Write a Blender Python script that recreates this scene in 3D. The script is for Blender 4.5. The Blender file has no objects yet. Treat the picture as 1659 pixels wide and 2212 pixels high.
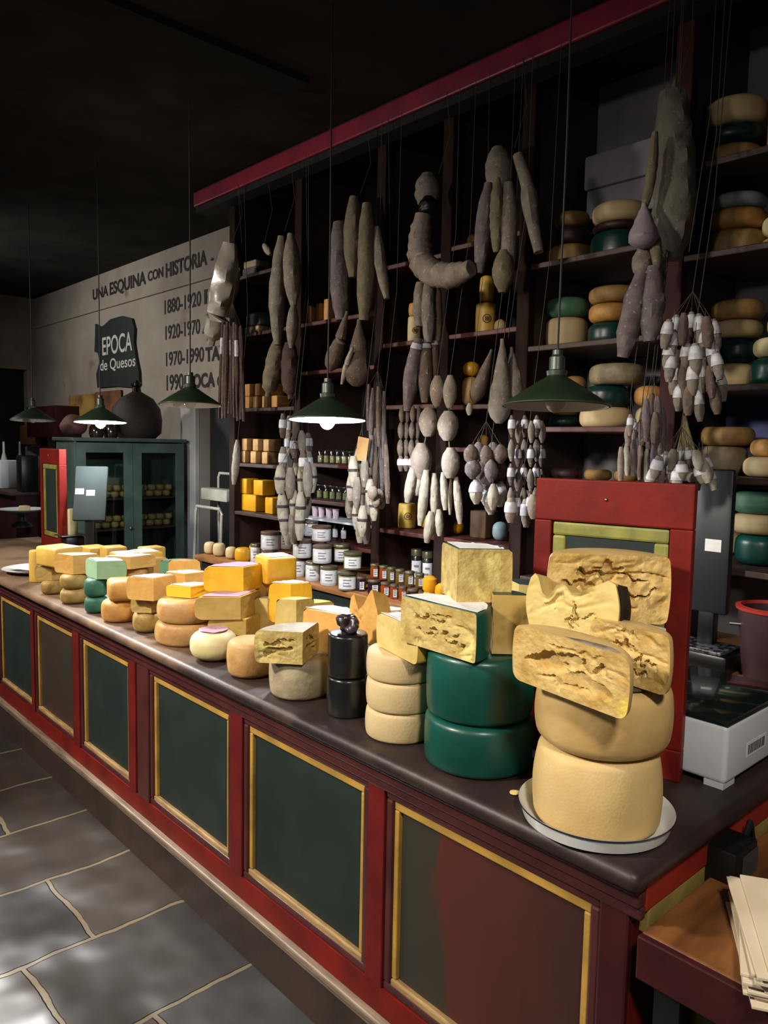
import bpy, bmesh, math, random
from mathutils import Vector, Matrix, noise
random.seed(7)
PI = math.pi
SC = bpy.context.scene
COL = SC.collection

# ------------------------------------------------------------------ camera
W, H, F = 1659.0, 2212.0, 1653.6
yaw, pitch, roll = math.radians(42.431), math.radians(5.089), math.radians(1.097)
EYE = Vector((0, 0, 1.70))
FW = Vector((-math.cos(yaw)*math.cos(pitch), math.sin(yaw)*math.cos(pitch), -math.sin(pitch)))
r_ = FW.cross(Vector((0, 0, 1))).normalized(); u_ = r_.cross(FW)
RT = math.cos(roll)*r_ + math.sin(roll)*u_
UP = -math.sin(roll)*r_ + math.cos(roll)*u_
cd = bpy.data.cameras.new('camera'); cam = bpy.data.objects.new('camera', cd); COL.objects.link(cam)
m = Matrix.Identity(4)
for i in range(3):
    m[i][0], m[i][1], m[i][2], m[i][3] = RT[i], UP[i], -FW[i], EYE[i]
cam.matrix_world = m
cd.sensor_fit = 'HORIZONTAL'; cd.sensor_width = 36; cd.lens = F/W*36; cd.clip_start = .05
SC.camera = cam

# ------------------------------------------------------------------ light and exposure
wd = bpy.data.worlds.new('world'); SC.world = wd; wd.use_nodes = True
wd.node_tree.nodes['Background'].inputs[0].default_value = (.80, .88, 1.0, 1)
wd.node_tree.nodes['Background'].inputs[1].default_value = .075
SC.view_settings.view_transform = 'Standard'; SC.view_settings.look = 'None'
SC.view_settings.gamma = 1; SC.view_settings.use_curve_mapping = False
SC.view_settings.exposure = 0.0
SC.cycles.use_denoising = True
SC.cycles.max_bounces = 5; SC.cycles.diffuse_bounces = 3; SC.cycles.glossy_bounces = 3
SC.cycles.transmission_bounces = 4; SC.cycles.transparent_max_bounces = 8
SC.cycles.sample_clamp_indirect = 4
SC.cycles.caustics_reflective = False; SC.cycles.caustics_refractive = False

def spot_light(name, loc, aim, power, col, size=2.4, blend=.6, rad=.10):
    l = bpy.data.lights.new(name, 'SPOT'); l.energy = power; l.color = col
    l.spot_size = size; l.spot_blend = blend; l.shadow_soft_size = rad
    o = bpy.data.objects.new(name, l); COL.objects.link(o); o.location = loc
    o.rotation_euler = (Vector(aim)-Vector(loc)).to_track_quat('-Z', 'Y').to_euler()
    return o
WARM = (1.0, .925, .81)
spot_light('unseen_shop_spot', (-2.1, -.85, 2.7), (-1.75, 1.5, .7), 430, WARM, 1.75, 1.0, .13)
spot_light('unseen_shop_spot', (.35, .2, 2.6), (-.8, 1.6, .8), 150, WARM, 1.5, 1.0, .12)
spot_light('unseen_shop_spot', (-4.6, -.6, 2.75), (-4.1, 1.9, 1.15), 440, WARM, 1.9, 1.0, .14)
spot_light('wall_spotlight', (-7.8, .7, 3.1), (-7.4, 3.3, 2.0), 170, (1, .95, .88), 2.2, 1.0, .14)
spot_light('floor_glare_spot', (-5.0, 1.0, 3.1), (-2.3, .7, 0), 900, (1, .97, .93), .7, .8, .22)  # unseen spot added for the glare on the floor
spot_light('unseen_shop_spot', (-.9, -2.3, 2.7), (-1.8, 3.0, 2.1), 62, WARM, 1.15, 1.0, .14)  # unseen spot added to brighten the upper right shelves
LAMP_W = 950.0

# ------------------------------------------------------------------ picture measuring
def ray(x, y): return FW*F + RT*(x-W/2) - UP*(y-H/2)
def aty(x, y, Y):
    d = ray(x, y); return EYE + d*(Y/d.y)
def atz(x, y, z):
    d = ray(x, y); return EYE + d*((z-EYE.z)/d.z)
def atx(x, y, X):
    d = ray(x, y); return EYE + d*(X/d.x)
def depth(P): return (Vector(P)-EYE).dot(FW)
def ppm(P): return F/depth(P)
def proj(P):
    q = Vector(P)-EYE; k = F/q.dot(FW)
    return W/2+q.dot(RT)*k, H/2-q.dot(UP)*k
def zat(x, y, py, z=1.0):
    for _ in range(6):
        z += (proj((x, y, z))[1]-py)/ppm((x, y, z))
    return z
def fit(x0, x1, yt, yb, z0=.93, Yf=None):
    """a round thing standing on z0: its picture width and its front side's picture top and bottom -> centre, radius, height"""
    xc = (x0+x1)/2
    if Yf is None: P = atz(xc, yb, z0)
    else:
        P = aty(xc, yt, Yf)
    Fp = Vector((P.x, P.y, z0))
    u = Vector((Fp.x, Fp.y, 0)).normalized()
    R = (x1-x0)/2/ppm(Fp)
    for _ in range(4):
        R = (x1-x0)/2/ppm(Fp+u*R)
    h = zat(Fp.x, Fp.y, yt, z0+.1)-z0
    C = Fp+u*R
    return Vector((C.x, C.y, z0)), R, h, Fp, u

# ------------------------------------------------------------------ materials
def lin(h):
    h = h.lstrip('#'); v = [int(h[i:i+2], 16)/255 for i in (0, 2, 4)]
    return tuple(c/12.92 if c <= .04045 else ((c+.055)/1.055)**2.4 for c in v)+(1,)
MATS = {}
def M(name, col, col2=None, rough=.6, scale=14, lo=.35, hi=.65, bump=0, bscale=60, metal=0, coat=0, speck=None, sscale=90, sth=.25, detail=5, stretch=None, spec=None):
    if name in MATS: return MATS[name]
    mt = bpy.data.materials.new(name); mt.use_nodes = True; nt = mt.node_tree; N = nt.nodes; L = nt.links
    b = N['Principled BSDF']
    tc = N.new('ShaderNodeTexCoord'); src = tc.outputs['Object']
    if stretch:
        mp = N.new('ShaderNodeMapping'); mp.inputs['Scale'].default_value = stretch; L.new(src, mp.inputs[0]); src = mp.outputs[0]
    out = None
    if col2:
        nz = N.new('ShaderNodeTexNoise'); nz.inputs['Scale'].default_value = scale; nz.inputs['Detail'].default_value = detail
        L.new(src, nz.inputs['Vector'])
        rp = N.new('ShaderNodeValToRGB'); rp.color_ramp.elements[0].position = lo; rp.color_ramp.elements[1].position = hi
        rp.color_ramp.elements[0].color = lin(col); rp.color_ramp.elements[1].color = lin(col2)
        L.new(nz.outputs[0], rp.inputs[0]); out = rp.outputs[0]
    if speck:
        vz = N.new('ShaderNodeTexNoise'); vz.inputs['Scale'].default_value = sscale; vz.inputs['Detail'].default_value = 3
        L.new(tc.outputs['Object'], vz.inputs['Vector'])
        r2 = N.new('ShaderNodeValToRGB'); r2.color_ramp.elements[0].position = .5+sth*.3; r2.color_ramp.elements[1].position = .6+sth*.3
        L.new(vz.outputs[0], r2.inputs[0])
        mx = N.new('ShaderNodeMixRGB'); L.new(r2.outputs[0], mx.inputs[0])
        if out: L.new(out, mx.inputs[1])
        else: mx.inputs[1].default_value = lin(col)
        mx.inputs[2].default_value = lin(speck); out = mx.outputs[0]
    if out: L.new(out, b.inputs['Base Color'])
    else: b.inputs['Base Color'].default_value = lin(col)
    b.inputs['Roughness'].default_value = rough; b.inputs['Metallic'].default_value = metal
    if coat: b.inputs['Coat Weight'].default_value = coat; b.inputs['Coat Roughness'].default_value = .2
    if spec is not None: b.inputs['Specular IOR Level'].default_value = spec
    if bump:
        n2 = N.new('ShaderNodeTexNoise'); n2.inputs['Scale'].default_value = bscale; n2.inputs['Detail'].default_value = 4
        L.new(src, n2.inputs['Vector'])
        bp = N.new('ShaderNodeBump'); bp.inputs['Strength'].default_value = min(1, bump); bp.inputs['Distance'].default_value = .004
        L.new(n2.outputs[0], bp.inputs['Height']); L.new(bp.outputs[0], b.inputs['Normal'])
    MATS[name] = mt
    return mt
def emit(name, col, s):
    mt = bpy.data.materials.new(name); mt.use_nodes = True; b = mt.node_tree.nodes['Principled BSDF']
    b.inputs['Base Color'].default_value = lin(col); b.inputs['Emission Color'].default_value = lin(col); b.inputs['Emission Strength'].default_value = s
    return mt
def glass(name, col='#ffffff', mixf=.12):
    mt = bpy.data.materials.new(name); mt.use_nodes = True; nt = mt.node_tree; N = nt.nodes; L = nt.links
    N.remove(N['Principled BSDF'])
    t = N.new('ShaderNodeBsdfTransparent'); t.inputs[0].default_value = lin(col); g = N.new('ShaderNodeBsdfGlossy'); g.inputs['Roughness'].default_value = .05
    mx = N.new('ShaderNodeMixShader'); mx.inputs[0].default_value = mixf
    L.new(t.outputs[0], mx.inputs[1]); L.new(g.outputs[0], mx.inputs[2]); L.new(mx.outputs[0], N['Material Output'].inputs[0])
    return mt

m_red = M('red_paint', '#681a15', '#531313', .5, 6, spec=.22, bump=.25, bscale=40)
m_redb = M('bright_red_paint', '#741810', '#5c130f', .5, 8, spec=.22, bump=.2, bscale=40)
m_maroon = M('maroon_paint', '#3c1517', '#2b1013', .45, 8, spec=.3, bump=.2, bscale=50)
m_maroon2 = M('worn_maroon_paint', '#3a1a1c', '#4b2321', .4, 8, bump=.2, bscale=50)
m_gold = M('gold_paint', '#b58d3f', '#8a6a30', .5, 9, .35, .75, bump=.35, bscale=60, speck='#4a3318', sscale=35, sth=.75)
m_tan = M('worn_gold_wood', '#a98a58', '#7c5f3c', .5, 10, bump=.3, stretch=(1, 6, 6))
m_green = M('dark_green_paint', '#222c29', '#1b2522', .55, 5, spec=.3, bump=.1, bscale=90)
m_panelbrown = M('worn_brown_green_panel', '#2a2d27', '#3a2620', .5, 2.2, .35, .6, bump=.1)
m_cream = M('cream_moulding', '#8c7863', '#5e4c3e', .5, 12, .3, .7, bump=.2, stretch=(.6, 6, 6))
m_plinth = M('plinth_brown', '#2c211c', '#3b2a22', .55, 5, bump=.3)
m_black = M('black_plastic', '#0d0d0f', rough=.35)
m_blackmatte = M('black_matte', '#0a0a0b', '#121212', .85, 8)
m_white = M('white_plastic', '#c9ccd2', '#bfc3ca', .4, 6)
m_enamel = M('white_enamel', '#d9dad6', rough=.22, coat=.3)
m_paper = M('white_paper', '#dcdad8', '#cac8c6', .7, 20, bump=.15, bscale=40)
m_paperl = M('lilac_paper', '#b98fa0', '#a67f95', .6, 20)
m_metal = M('steel', '#9a9a98', rough=.3, metal=1)
m_string = M('twine', '#453f36', rough=.9)
m_wire = M('dark_wire', '#22201f', rough=.7)
m_wood = M('shelf_wood', '#44302a', '#35241f', .55, 10, bump=.3, stretch=(1, 8, 8))
m_woodred = M('reddish_shelf_wood', '#5a2824', '#43201d', .5, 10, bump=.3, stretch=(1, 8, 8))
m_boardwood = M('pale_wood_board', '#a5713f', '#7a4d2a', .5, 6, .3, .7, bump=.3, stretch=(1, 7, 7))

# ------------------------------------------------------------------ mesh helpers
def link(name, bm, mats, parent=None, loc=(0, 0, 0), rot=(0, 0, 0), smooth=True):
    me = bpy.data.meshes.new(name)
    bmesh.ops.recalc_face_normals(bm, faces=bm.faces)
    bm.to_mesh(me); bm.free()
    if smooth:
        me.shade_smooth()
        try: me.set_sharp_from_angle(angle=math.radians(38))
        except Exception: pass
    for t in (mats if isinstance(mats, (list, tuple)) else [mats]): me.materials.append(t)
    o = bpy.data.objects.new(name, me); COL.objects.link(o)
    o.location = loc; o.rotation_euler = rot
    if parent: o.parent = parent
    return o
def empty(name, loc=(0, 0, 0), rz=0):
    o = bpy.data.objects.new(name, None); COL.objects.link(o); o.location = loc; o.rotation_euler = (0, 0, rz); o.empty_display_size = .05
    return o
def tag(o, label=None, cat=None, group=None, kind=None):
    if label: o['label'] = label
    if cat: o['category'] = cat
    if group: o['group'] = group
    if kind: o['kind'] = kind
    return o
def box(bm, x0, x1, y0, y1, z0, z1, bev=0, seg=2):
    r = bmesh.ops.create_cube(bm, size=1)
    vs = r['verts']
    for v in vs: v.co = Vector(((x0+x1)/2+v.co.x*(x1-x0), (y0+y1)/2+v.co.y*(y1-y0), (z0+z1)/2+v.co.z*(z1-z0)))
    if bev:
        es = list({e for v in vs for e in v.link_edges})
        bmesh.ops.bevel(bm, geom=es, offset=bev, segments=seg, profile=.5, affect='EDGES')
def BX(*a, bev=0, seg=2):
    bm = bmesh.new(); box(bm, *a, bev=bev, seg=seg); return bm
def lathe(bm, prof, seg=32, c=(0, 0, 0), wob=0, seed=0):
    rings = []
    for r, z in prof:
        if r <= 1e-6: rings.append([bm.verts.new((c[0], c[1], c[2]+z))]); continue
        ring = []
        for k in range(seg):
            a = 2*PI*k/seg; q = r
            if wob: q = r*(1+wob*noise.noise(Vector((math.cos(a)*1.3+seed, math.sin(a)*1.3, z*9+seed))))
            ring.append(bm.verts.new((c[0]+q*math.cos(a), c[1]+q*math.sin(a), c[2]+z)))
        rings.append(ring)
    for A, B in zip(rings, rings[1:]):
        if len(A) == 1 and len(B) == 1: continue
        for k in range(seg):
            j = (k+1) % seg
            if len(A) == 1: bm.faces.new((A[0], B[j], B[k]))
            elif len(B) == 1: bm.faces.new((A[k], A[j], B[0]))
            else: bm.faces.new((A[k], A[j], B[j], B[k]))
def LT(prof, seg=32, **k):
    bm = bmesh.new(); lathe(bm, prof, seg, **k); return bm
def tube(bm, pts, rads, seg=10, cap=True, wr=0, seed=0):
    pts = [Vector(p) for p in pts]; n = len(pts); rings = []
    if not isinstance(rads, (list, tuple)): rads = [rads]*n
    ref = Vector((0, 0, 1))
    for i, p in enumerate(pts):
        t = (pts[min(i+1, n-1)]-pts[max(i-1, 0)]).normalized()
        if abs(t.dot(ref)) > .9:
            a = t.cross(Vector((0, 1, 0)))
        else: a = t.cross(ref)
        a.normalize(); b = t.cross(a)
        ring = []
        for k in range(seg):
            an = 2*PI*k/seg; q = rads[i]
            if wr: q *= 1+wr*noise.noise(Vector((math.cos(an)*1.5, math.sin(an)*1.5, i*.55))+Vector((seed, seed*.7, 0)))
            ring.append(bm.verts.new(p+(a*math.cos(an)+b*math.sin(an))*q))
        rings.append(ring)
    for A, B in zip(rings, rings[1:]):
        for k in range(seg):
            j = (k+1) % seg; bm.faces.new((A[k], A[j], B[j], B[k]))
    if cap:
        bm.faces.new(rings[0]); bm.faces.new(rings[-1])
def TB(pts, rads, seg=8, **k):
    bm = bmesh.new(); tube(bm, pts, rads, seg, **k); return bm

# ------------------------------------------------------------------ the setting
YW = 3.38
def floor_mat():
    mt = bpy.data.materials.new('slate_floor'); mt.use_nodes = True; nt = mt.node_tree; N = nt.nodes; L = nt.links
    b = N['Principled BSDF']; tc = N.new('ShaderNodeTexCoord')
    nz = N.new('ShaderNodeTexNoise'); nz.inputs['Scale'].default_value = 5; nz.inputs['Detail'].default_value = 3; L.new(tc.outputs['Object'], nz.inputs['Vector'])
    sub = N.new('ShaderNodeVectorMath'); sub.operation = 'SCALE'; sub.inputs['Scale'].default_value = .05; L.new(nz.outputs[1], sub.inputs[0])
    add = N.new('ShaderNodeVectorMath'); L.new(tc.outputs['Object'], add.inputs[0]); L.new(sub.outputs[0], add.inputs[1])
    mp = N.new('ShaderNodeMapping'); mp.inputs['Rotation'].default_value = (0, 0, PI/2); mp.inputs['Location'].default_value = (.16, .15, 0); L.new(add.outputs[0], mp.inputs[0])
    br = N.new('ShaderNodeTexBrick'); br.inputs['Scale'].default_value = 1.0; br.inputs['Mortar Size'].default_value = .011; br.inputs['Mortar Smooth'].default_value = .35
    br.inputs['Brick Width'].default_value = .60; br.inputs['Row Height'].default_value = .46; br.offset = .37
    br.inputs['Color1'].default_value = lin('#2e3033'); br.inputs['Color2'].default_value = lin('#43392f'); br.inputs['Mortar'].default_value = lin('#7a6d58')
    L.new(mp.outputs[0], br.inputs['Vector'])
    n2 = N.new('ShaderNodeTexNoise'); n2.inputs['Scale'].default_value = 2.6; n2.inputs['Detail'].default_value = 5; L.new(tc.outputs['Object'], n2.inputs['Vector'])
    mx = N.new('ShaderNodeMixRGB'); mx.blend_type = 'MULTIPLY'; mx.inputs[0].default_value = .8
    rp = N.new('ShaderNodeValToRGB'); rp.color_ramp.elements[0].position = .3; rp.color_ramp.elements[1].position = .72; rp.color_ramp.elements[0].color = (.32, .32, .34, 1); rp.color_ramp.elements[1].color = (1, .97, .92, 1)
    L.new(n2.outputs[0], rp.inputs[0]); L.new(br.outputs['Color'], mx.inputs[1]); L.new(rp.outputs[0], mx.inputs[2]); L.new(mx.outputs[0], b.inputs['Base Color'])
    rr = N.new('ShaderNodeMapRange'); rr.inputs['To Min'].default_value = .25; rr.inputs['To Max'].default_value = .38; L.new(n2.outputs[0], rr.inputs[0]); L.new(rr.outputs[0], b.inputs['Roughness'])
    n3 = N.new('ShaderNodeTexNoise'); n3.inputs['Scale'].default_value = 2.4; n3.inputs['Detail'].default_value = 1.6; L.new(tc.outputs['Object'], n3.inputs['Vector'])
    ma = N.new('ShaderNodeMath'); ma.operation = 'MULTIPLY_ADD'; ma.inputs[1].default_value = -.35; L.new(br.outputs['Fac'], ma.inputs[0]); L.new(n3.outputs[0], ma.inputs[2])
    bp = N.new('ShaderNodeBump'); bp.inputs['Strength'].default_value = .8; bp.inputs['Distance'].default_value = .07; L.new(ma.outputs[0], bp.inputs['Height']); L.new(bp.outputs[0], b.inputs['Normal'])
    return mt
tag(link('floor', BX(-10.6, 2.2, -2.5, 3.9, -.06, 0), floor_mat(), smooth=False), kind='structure')
m_ceil = M('dark_ceiling', '#3a3835', '#2a2927', .95, 3, spec=.1)
tag(link('ceiling', BX(-10.6, 2.2, -2.5, 3.9, 3.45, 3.55), m_ceil, smooth=False), kind='structure')
P = atz(400, 95, 3.42)
tag(link('trim_1', BX(P.x-.09, P.x+.09, -2.5, 2.3, 3.415, 3.45), M('ceiling_beam_black', '#0b0b0b', rough=.9), smooth=False), 'dark ceiling beam running out from the wall', kind='structure')
m_plaster = M('dirty_plaster', '#a79f93', '#857a70', .85, 1.6, .3, .7, bump=.3, bscale=25, speck='#6d5a50', sscale=2.6, sth=.5)
DX0, DX1, DZ = aty(432, 1000, YW).x, -4.78, 2.02
bm = bmesh.new()
box(bm, -10.6, DX0, YW, YW+.15, 0, 3.45); box(bm, DX0, DX1, YW, YW+.15, DZ, 3.45)
wl = tag(link('wall_back_left', bm, m_plaster, smooth=False), kind='structure')
tag(link('wall_back', BX(DX1, -2.22, YW, YW+.15, 0, 3.45), M('dark_back_wall', '#3a3b37', '#2c2d2b', .9, 4), smooth=False), kind='structure')
tag(link('wall_back_right', BX(-2.22, 2.2, YW, YW+.15, 0, 3.45), M('lilac_plaster', '#8a8688', '#777377', .85, 3, speck='#5b5d86', sscale=1.7, sth=.3), smooth=False), kind='structure')
dr = tag(link('doorway_shade_1', BX(DX0, DX1, YW+.10, YW+.14, 0, DZ), M('unlit_doorway', '#1b1e1f', '#151718', .6, 3), smooth=False), kind='structure')  # flat dark panel, stands for the unlit room through the doorway
bm = bmesh.new()
box(bm, -10.6, -10.35, -2.5, 2.1, 0, 3.45); box(bm, -10.6, -10.35, 3.27, YW+.15, 0, 3.45); box(bm, -10.6, -10.35, 2.1, 3.27, 2.55, 3.45)
tag(link('wall_left', bm, m_plaster, smooth=False), kind='structure')
tag(link('doorway_shade_2', BX(-10.56, -10.5, 2.1, 3.27, 0, 2.55), M('unlit_opening', '#0c0d0e', rough=.7), smooth=False), kind='structure')  # black panel, painted shade of the open doorway
# white pilaster beside the doorway
tag(link('trim_2', BX(aty(394, 1000, YW-.03).x, DX0, YW-.05, YW, 0, 2.15, bev=.008), M('white_limewash', '#b3b2ae', '#93918e', .8, 3, bump=.4, bscale=14), smooth=False), 'white limewashed pilaster beside the dark doorway', kind='structure')
# thin moulding on the lettered wall
LZ = aty(375, 622, YW).z
tag(link('trim_3', BX(-10.35, DX1, YW-.025, YW, LZ-.015, LZ+.015, bev=.006), m_plaster, smooth=False), 'thin ledge moulding across the lettered wall', kind='structure')

# lettering painted on the wall
m_ink = M('black_lettering', '#1b1716', '#2c2422', .8, 30)
m_inkw = M('white_lettering', '#c9c7bf', rough=.7)
def letters(s, p0, p1, hpx, mat, parent, Y=YW-.004, bold=0.0, name='lettering'):
    A = aty(*p0, Y); B = aty(*p1, Y)
    cu = bpy.data.curves.new(name, 'FONT'); cu.body = s; cu.extrude = .0; cu.offset = bold; cu.size = 1
    o = bpy.data.objects.new(name, cu); COL.objects.link(o); bpy.context.view_layer.update()
    dx, dy = o.dimensions.x, o.dimensions.y
    hh = hpx/ppm((A+B)/2)
    dg = bpy.context.evaluated_depsgraph_get(); me = bpy.data.meshes.new_from_object(o.evaluated_get(dg))
    bpy.data.objects.remove(o)
    q = bpy.data.objects.new(name, me); COL.objects.link(q); me.materials.clear(); me.materials.append(mat)
    q.scale = ((B.x-A.x)/dx, hh/dy, 1); q.rotation_euler = (PI/2, 0, 0); q.location = (A.x, Y, (A.z+B.z)/2); q.parent = parent
    return q
letters('UNA', (200, 646), (233, 640), 23, m_ink, wl, bold=.03)
letters('ESQUINA', (236, 635), (314, 615), 33, m_ink, wl, bold=.03)
letters('CON', (319, 607), (352, 598), 22, m_ink, wl, bold=.03)
letters('HISTORIA', (357, 600), (446, 570), 32, m_ink, wl, bold=.03)
letters('...', (452, 563), (484, 556), 6, m_ink, wl)
for s1, s2, xa, xb, xc, xd, y0, y1 in [('1880-1920', 'PU', 352, 430, 440, 476, 678, 644), ('1920-1970', 'AL', 354, 428, 438, 474, 733, 710), ('1970-1990', 'TAV', 355, 436, 444, 490, 790, 773), ('1990', 'EPOCA de', 356, 392, 397, 490, 845, 832)]:
    letters(s1, (xa, y0), (xb, y0-(y0-y1)*.5), 31 if s1 != '1990' else 34, m_ink, wl, bold=.015)
    letters(s2, (xc, y0-(y0-y1)*.6), (xd, y1+2), 32, m_ink, wl, bold=.04)
# dark green signboard
pts = [(655, 700), (690, 722), (712, 712), (760, 668), (840, 645), (905, 662), (925, 735), (920, 830), (935, 930), (955, 1030), (958, 1118), (920, 1140), (800, 1130), (670, 1140), (662, 1050), (685, 960), (672, 895), (650, 895), (655, 780)]
W3 = [aty(x*.3135, 480+y*.3135, YW-.03) for x, y in pts]
c0 = sum(W3, Vector())/len(W3)
bm = bmesh.new(); fs = bm.faces.new([bm.verts.new(p-c0) for p in W3])
ex = bmesh.ops.extrude_face_region(bm, geom=[fs]); bmesh.ops.translate(bm, vec=(0, .026, 0), verts=[v for v in ex['geom'] if isinstance(v, bmesh.types.BMVert)])
sg = tag(link('shop_sign', bm, M('sign_green', '#232d2a', '#1c2422', .6, 6), None, c0, smooth=False), 'dark green wavy signboard with white lettering on the pale wall', 'sign')
for s, p0, p1, hp, nm in [('EPOCA', (220, 767), (284, 757), 40, 'lettering'), ('de Quesos', (216, 801), (292, 790), 28, 'lettering')]:
    q = letters(s, p0, p1, hp, m_inkw, None, YW-.034, .012, nm); loc = q.location.copy(); q.parent = sg; q.location = loc-c0

# ------------------------------------------------------------------ the long counter
CX0, CX1 = -6.15, -.70
ct = tag(empty('shop_counter', (-3.4, 1.65, 0)), 'long dark red shop counter with gold framed green panels', 'counter')
OFF = Vector((3.4, -1.65, 0))
def cpart(name, bm, mat, parent=None, smooth=False):
    o = link(name, bm, mat, ct, smooth=smooth); o.location = OFF; return o
cpart('carcass', BX(CX0, CX1-.012, 1.335, 1.96, .0, .885), m_maroon)
def topmat():
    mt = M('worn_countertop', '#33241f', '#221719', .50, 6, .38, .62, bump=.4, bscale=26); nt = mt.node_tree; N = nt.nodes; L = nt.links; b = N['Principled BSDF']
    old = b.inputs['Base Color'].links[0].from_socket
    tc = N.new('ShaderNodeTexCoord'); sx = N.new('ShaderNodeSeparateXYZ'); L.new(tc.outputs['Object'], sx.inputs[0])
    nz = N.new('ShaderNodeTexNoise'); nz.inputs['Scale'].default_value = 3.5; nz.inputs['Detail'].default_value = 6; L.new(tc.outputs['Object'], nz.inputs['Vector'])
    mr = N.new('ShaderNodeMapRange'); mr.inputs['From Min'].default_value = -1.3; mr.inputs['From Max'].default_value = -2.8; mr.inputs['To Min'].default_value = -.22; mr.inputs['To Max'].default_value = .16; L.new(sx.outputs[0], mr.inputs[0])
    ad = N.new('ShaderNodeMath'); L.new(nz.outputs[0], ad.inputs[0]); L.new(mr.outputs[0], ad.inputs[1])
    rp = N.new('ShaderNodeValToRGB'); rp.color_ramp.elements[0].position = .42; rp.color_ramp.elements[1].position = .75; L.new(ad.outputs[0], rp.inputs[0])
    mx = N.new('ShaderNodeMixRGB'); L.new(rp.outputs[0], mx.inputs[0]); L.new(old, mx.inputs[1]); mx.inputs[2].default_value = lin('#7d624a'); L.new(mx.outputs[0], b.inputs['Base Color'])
    return mt
topm = topmat()
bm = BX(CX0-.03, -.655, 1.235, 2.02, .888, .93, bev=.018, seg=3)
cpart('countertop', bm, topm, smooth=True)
bm = bmesh.new()
for y, z0, z1 in [(1.268, .868, .889), (1.282, .838, .868), (1.292, .81, .838)]:
    box(bm, CX0, CX1+.026, y, 1.31, z0, z1, bev=.005)
cpart('cornice_moulding', bm, m_maroon2)
bm = bmesh.new(); box(bm, CX0, CX1, 1.30, 1.345, .185, .262); cpart('bottom_rail', bm, m_redb)
bm = bmesh.new(); box(bm, CX0, CX1+.012, 1.276, 1.34, .163, .186, bev=.006); box(bm, CX0, CX1+.006, 1.286, 1.34, .148, .163); cpart('skirting_moulding', bm, m_cream)
cpart('plinth', BX(CX0, CX1-.004, 1.292, 1.34, 0, .15), m_plinth)
PAN = [(-5.95, -5.44), (-5.33, -4.82), (-4.70, -4.175), (-4.083, -3.586), (-3.463, -2.972), (-2.746, -2.183), (-2.061, -1.487), (-1.373, -.79)]
GT, GB = .787, .277
def frame4(bm, x0, x1, z0, z1, w, y0, y1, bev=.004):
    box(bm, x0, x1, y0, y1, z1-w, z1, bev); box(bm, x0, x1, y0, y1, z0, z0+w, bev)
    box(bm, x0, x0+w, y0, y1, z0+w, z1-w, bev); box(bm, x1-w, x1, y0, y1, z0+w, z1-w, bev)
def panelmat():
    mt = bpy.data.materials.new('panel_worn_to_brown'); mt.use_nodes = True; nt = mt.node_tree; N = nt.nodes; L = nt.links; b = N['Principled BSDF']
    tc = N.new('ShaderNodeTexCoord'); sx = N.new('ShaderNodeSeparateXYZ'); L.new(tc.outputs['Object'], sx.inputs[0])
    nz = N.new('ShaderNodeTexNoise'); nz.inputs['Scale'].default_value = 5; mp = N.new('ShaderNodeMapping'); mp.inputs['Scale'].default_value = (3, 1, .7); L.new(tc.outputs['Object'], mp.inputs[0]); L.new(mp.outputs[0], nz.inputs['Vector'])
    ma = N.new('ShaderNodeMath'); ma.operation = 'MULTIPLY_ADD'; ma.inputs[1].default_value = .22; L.new(nz.outputs[0], ma.inputs[0]); L.new(sx.outputs[0], ma.inputs[2])
    rp = N.new('ShaderNodeValToRGB'); e = rp.color_ramp.elements; e[0].position = .0; e[0].color = lin('#2b2c26'); e[1].position = 1; e[1].color = lin('#341a1a')
    k = e.new(.28); k.color = lin('#302a22'); k = e.new(.36); k.color = lin('#4c2019'); k = e.new(.7); k.color = lin('#42201a')
    mr = N.new('ShaderNodeMapRange'); mr.inputs['From Min'].default_value = -1.28+.0; mr.inputs['From Max'].default_value = -.70; L.new(ma.outputs[0], mr.inputs[0]); L.new(mr.outputs[0], rp.inputs[0]); L.new(rp.outputs[0], b.inputs['Base Color'])
    b.inputs['Roughness'].default_value = .5
    return mt
m_worn = panelmat()
for i, (a, b) in enumerate(PAN):
    pm = m_worn if i == 7 else (m_panelbrown if i in (3,) else m_green)
    cpart('front_panel', BX(a+.02, b-.02, 1.324, 1.336, GB+.02, GT-.02), pm)
    bm = bmesh.new(); box(bm, a, b, 1.312, 1.332, GT-.026, GT, .004); box(bm, a, a+.017, 1.312, 1.332, GB+.024, GT-.026, .004); box(bm, b-.019, b, 1.312, 1.332, GB+.024, GT-.026, .004)
    cpart('panel_moulding', bm, m_gold)
    bm = bmesh.new(); box(bm, a, b, 1.308, 1.332, GB, GB+.024, .005); cpart('panel_sill', bm, m_tan)
    bm = bmesh.new(); frame4(bm, a-.024, b+.024, GB-.016, GT+.024, .0245, 1.304, 1.334, .006); cpart('inner_frame', bm, m_maroon2)
    if i < 7:
        c = PAN[i+1][0]; w = c-b
        if w > .16:
            cpart('stile', BX(b+.024, b+.024+.06, 1.298, 1.335, .262, .81, bev=.004), m_red)
            cpart('stile', BX(b+.10, c-.024, 1.298, 1.335, .262, .81, bev=.004), m_maroon2)
        else:
            cpart('stile', BX(b+.024, c-.024, 1.298, 1.335, .262, .81, bev=.004), m_red)
cpart('corner_post', BX(-.766, CX1, 1.296, 1.38, .15, .83, bev=.006), m_maroon)
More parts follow.
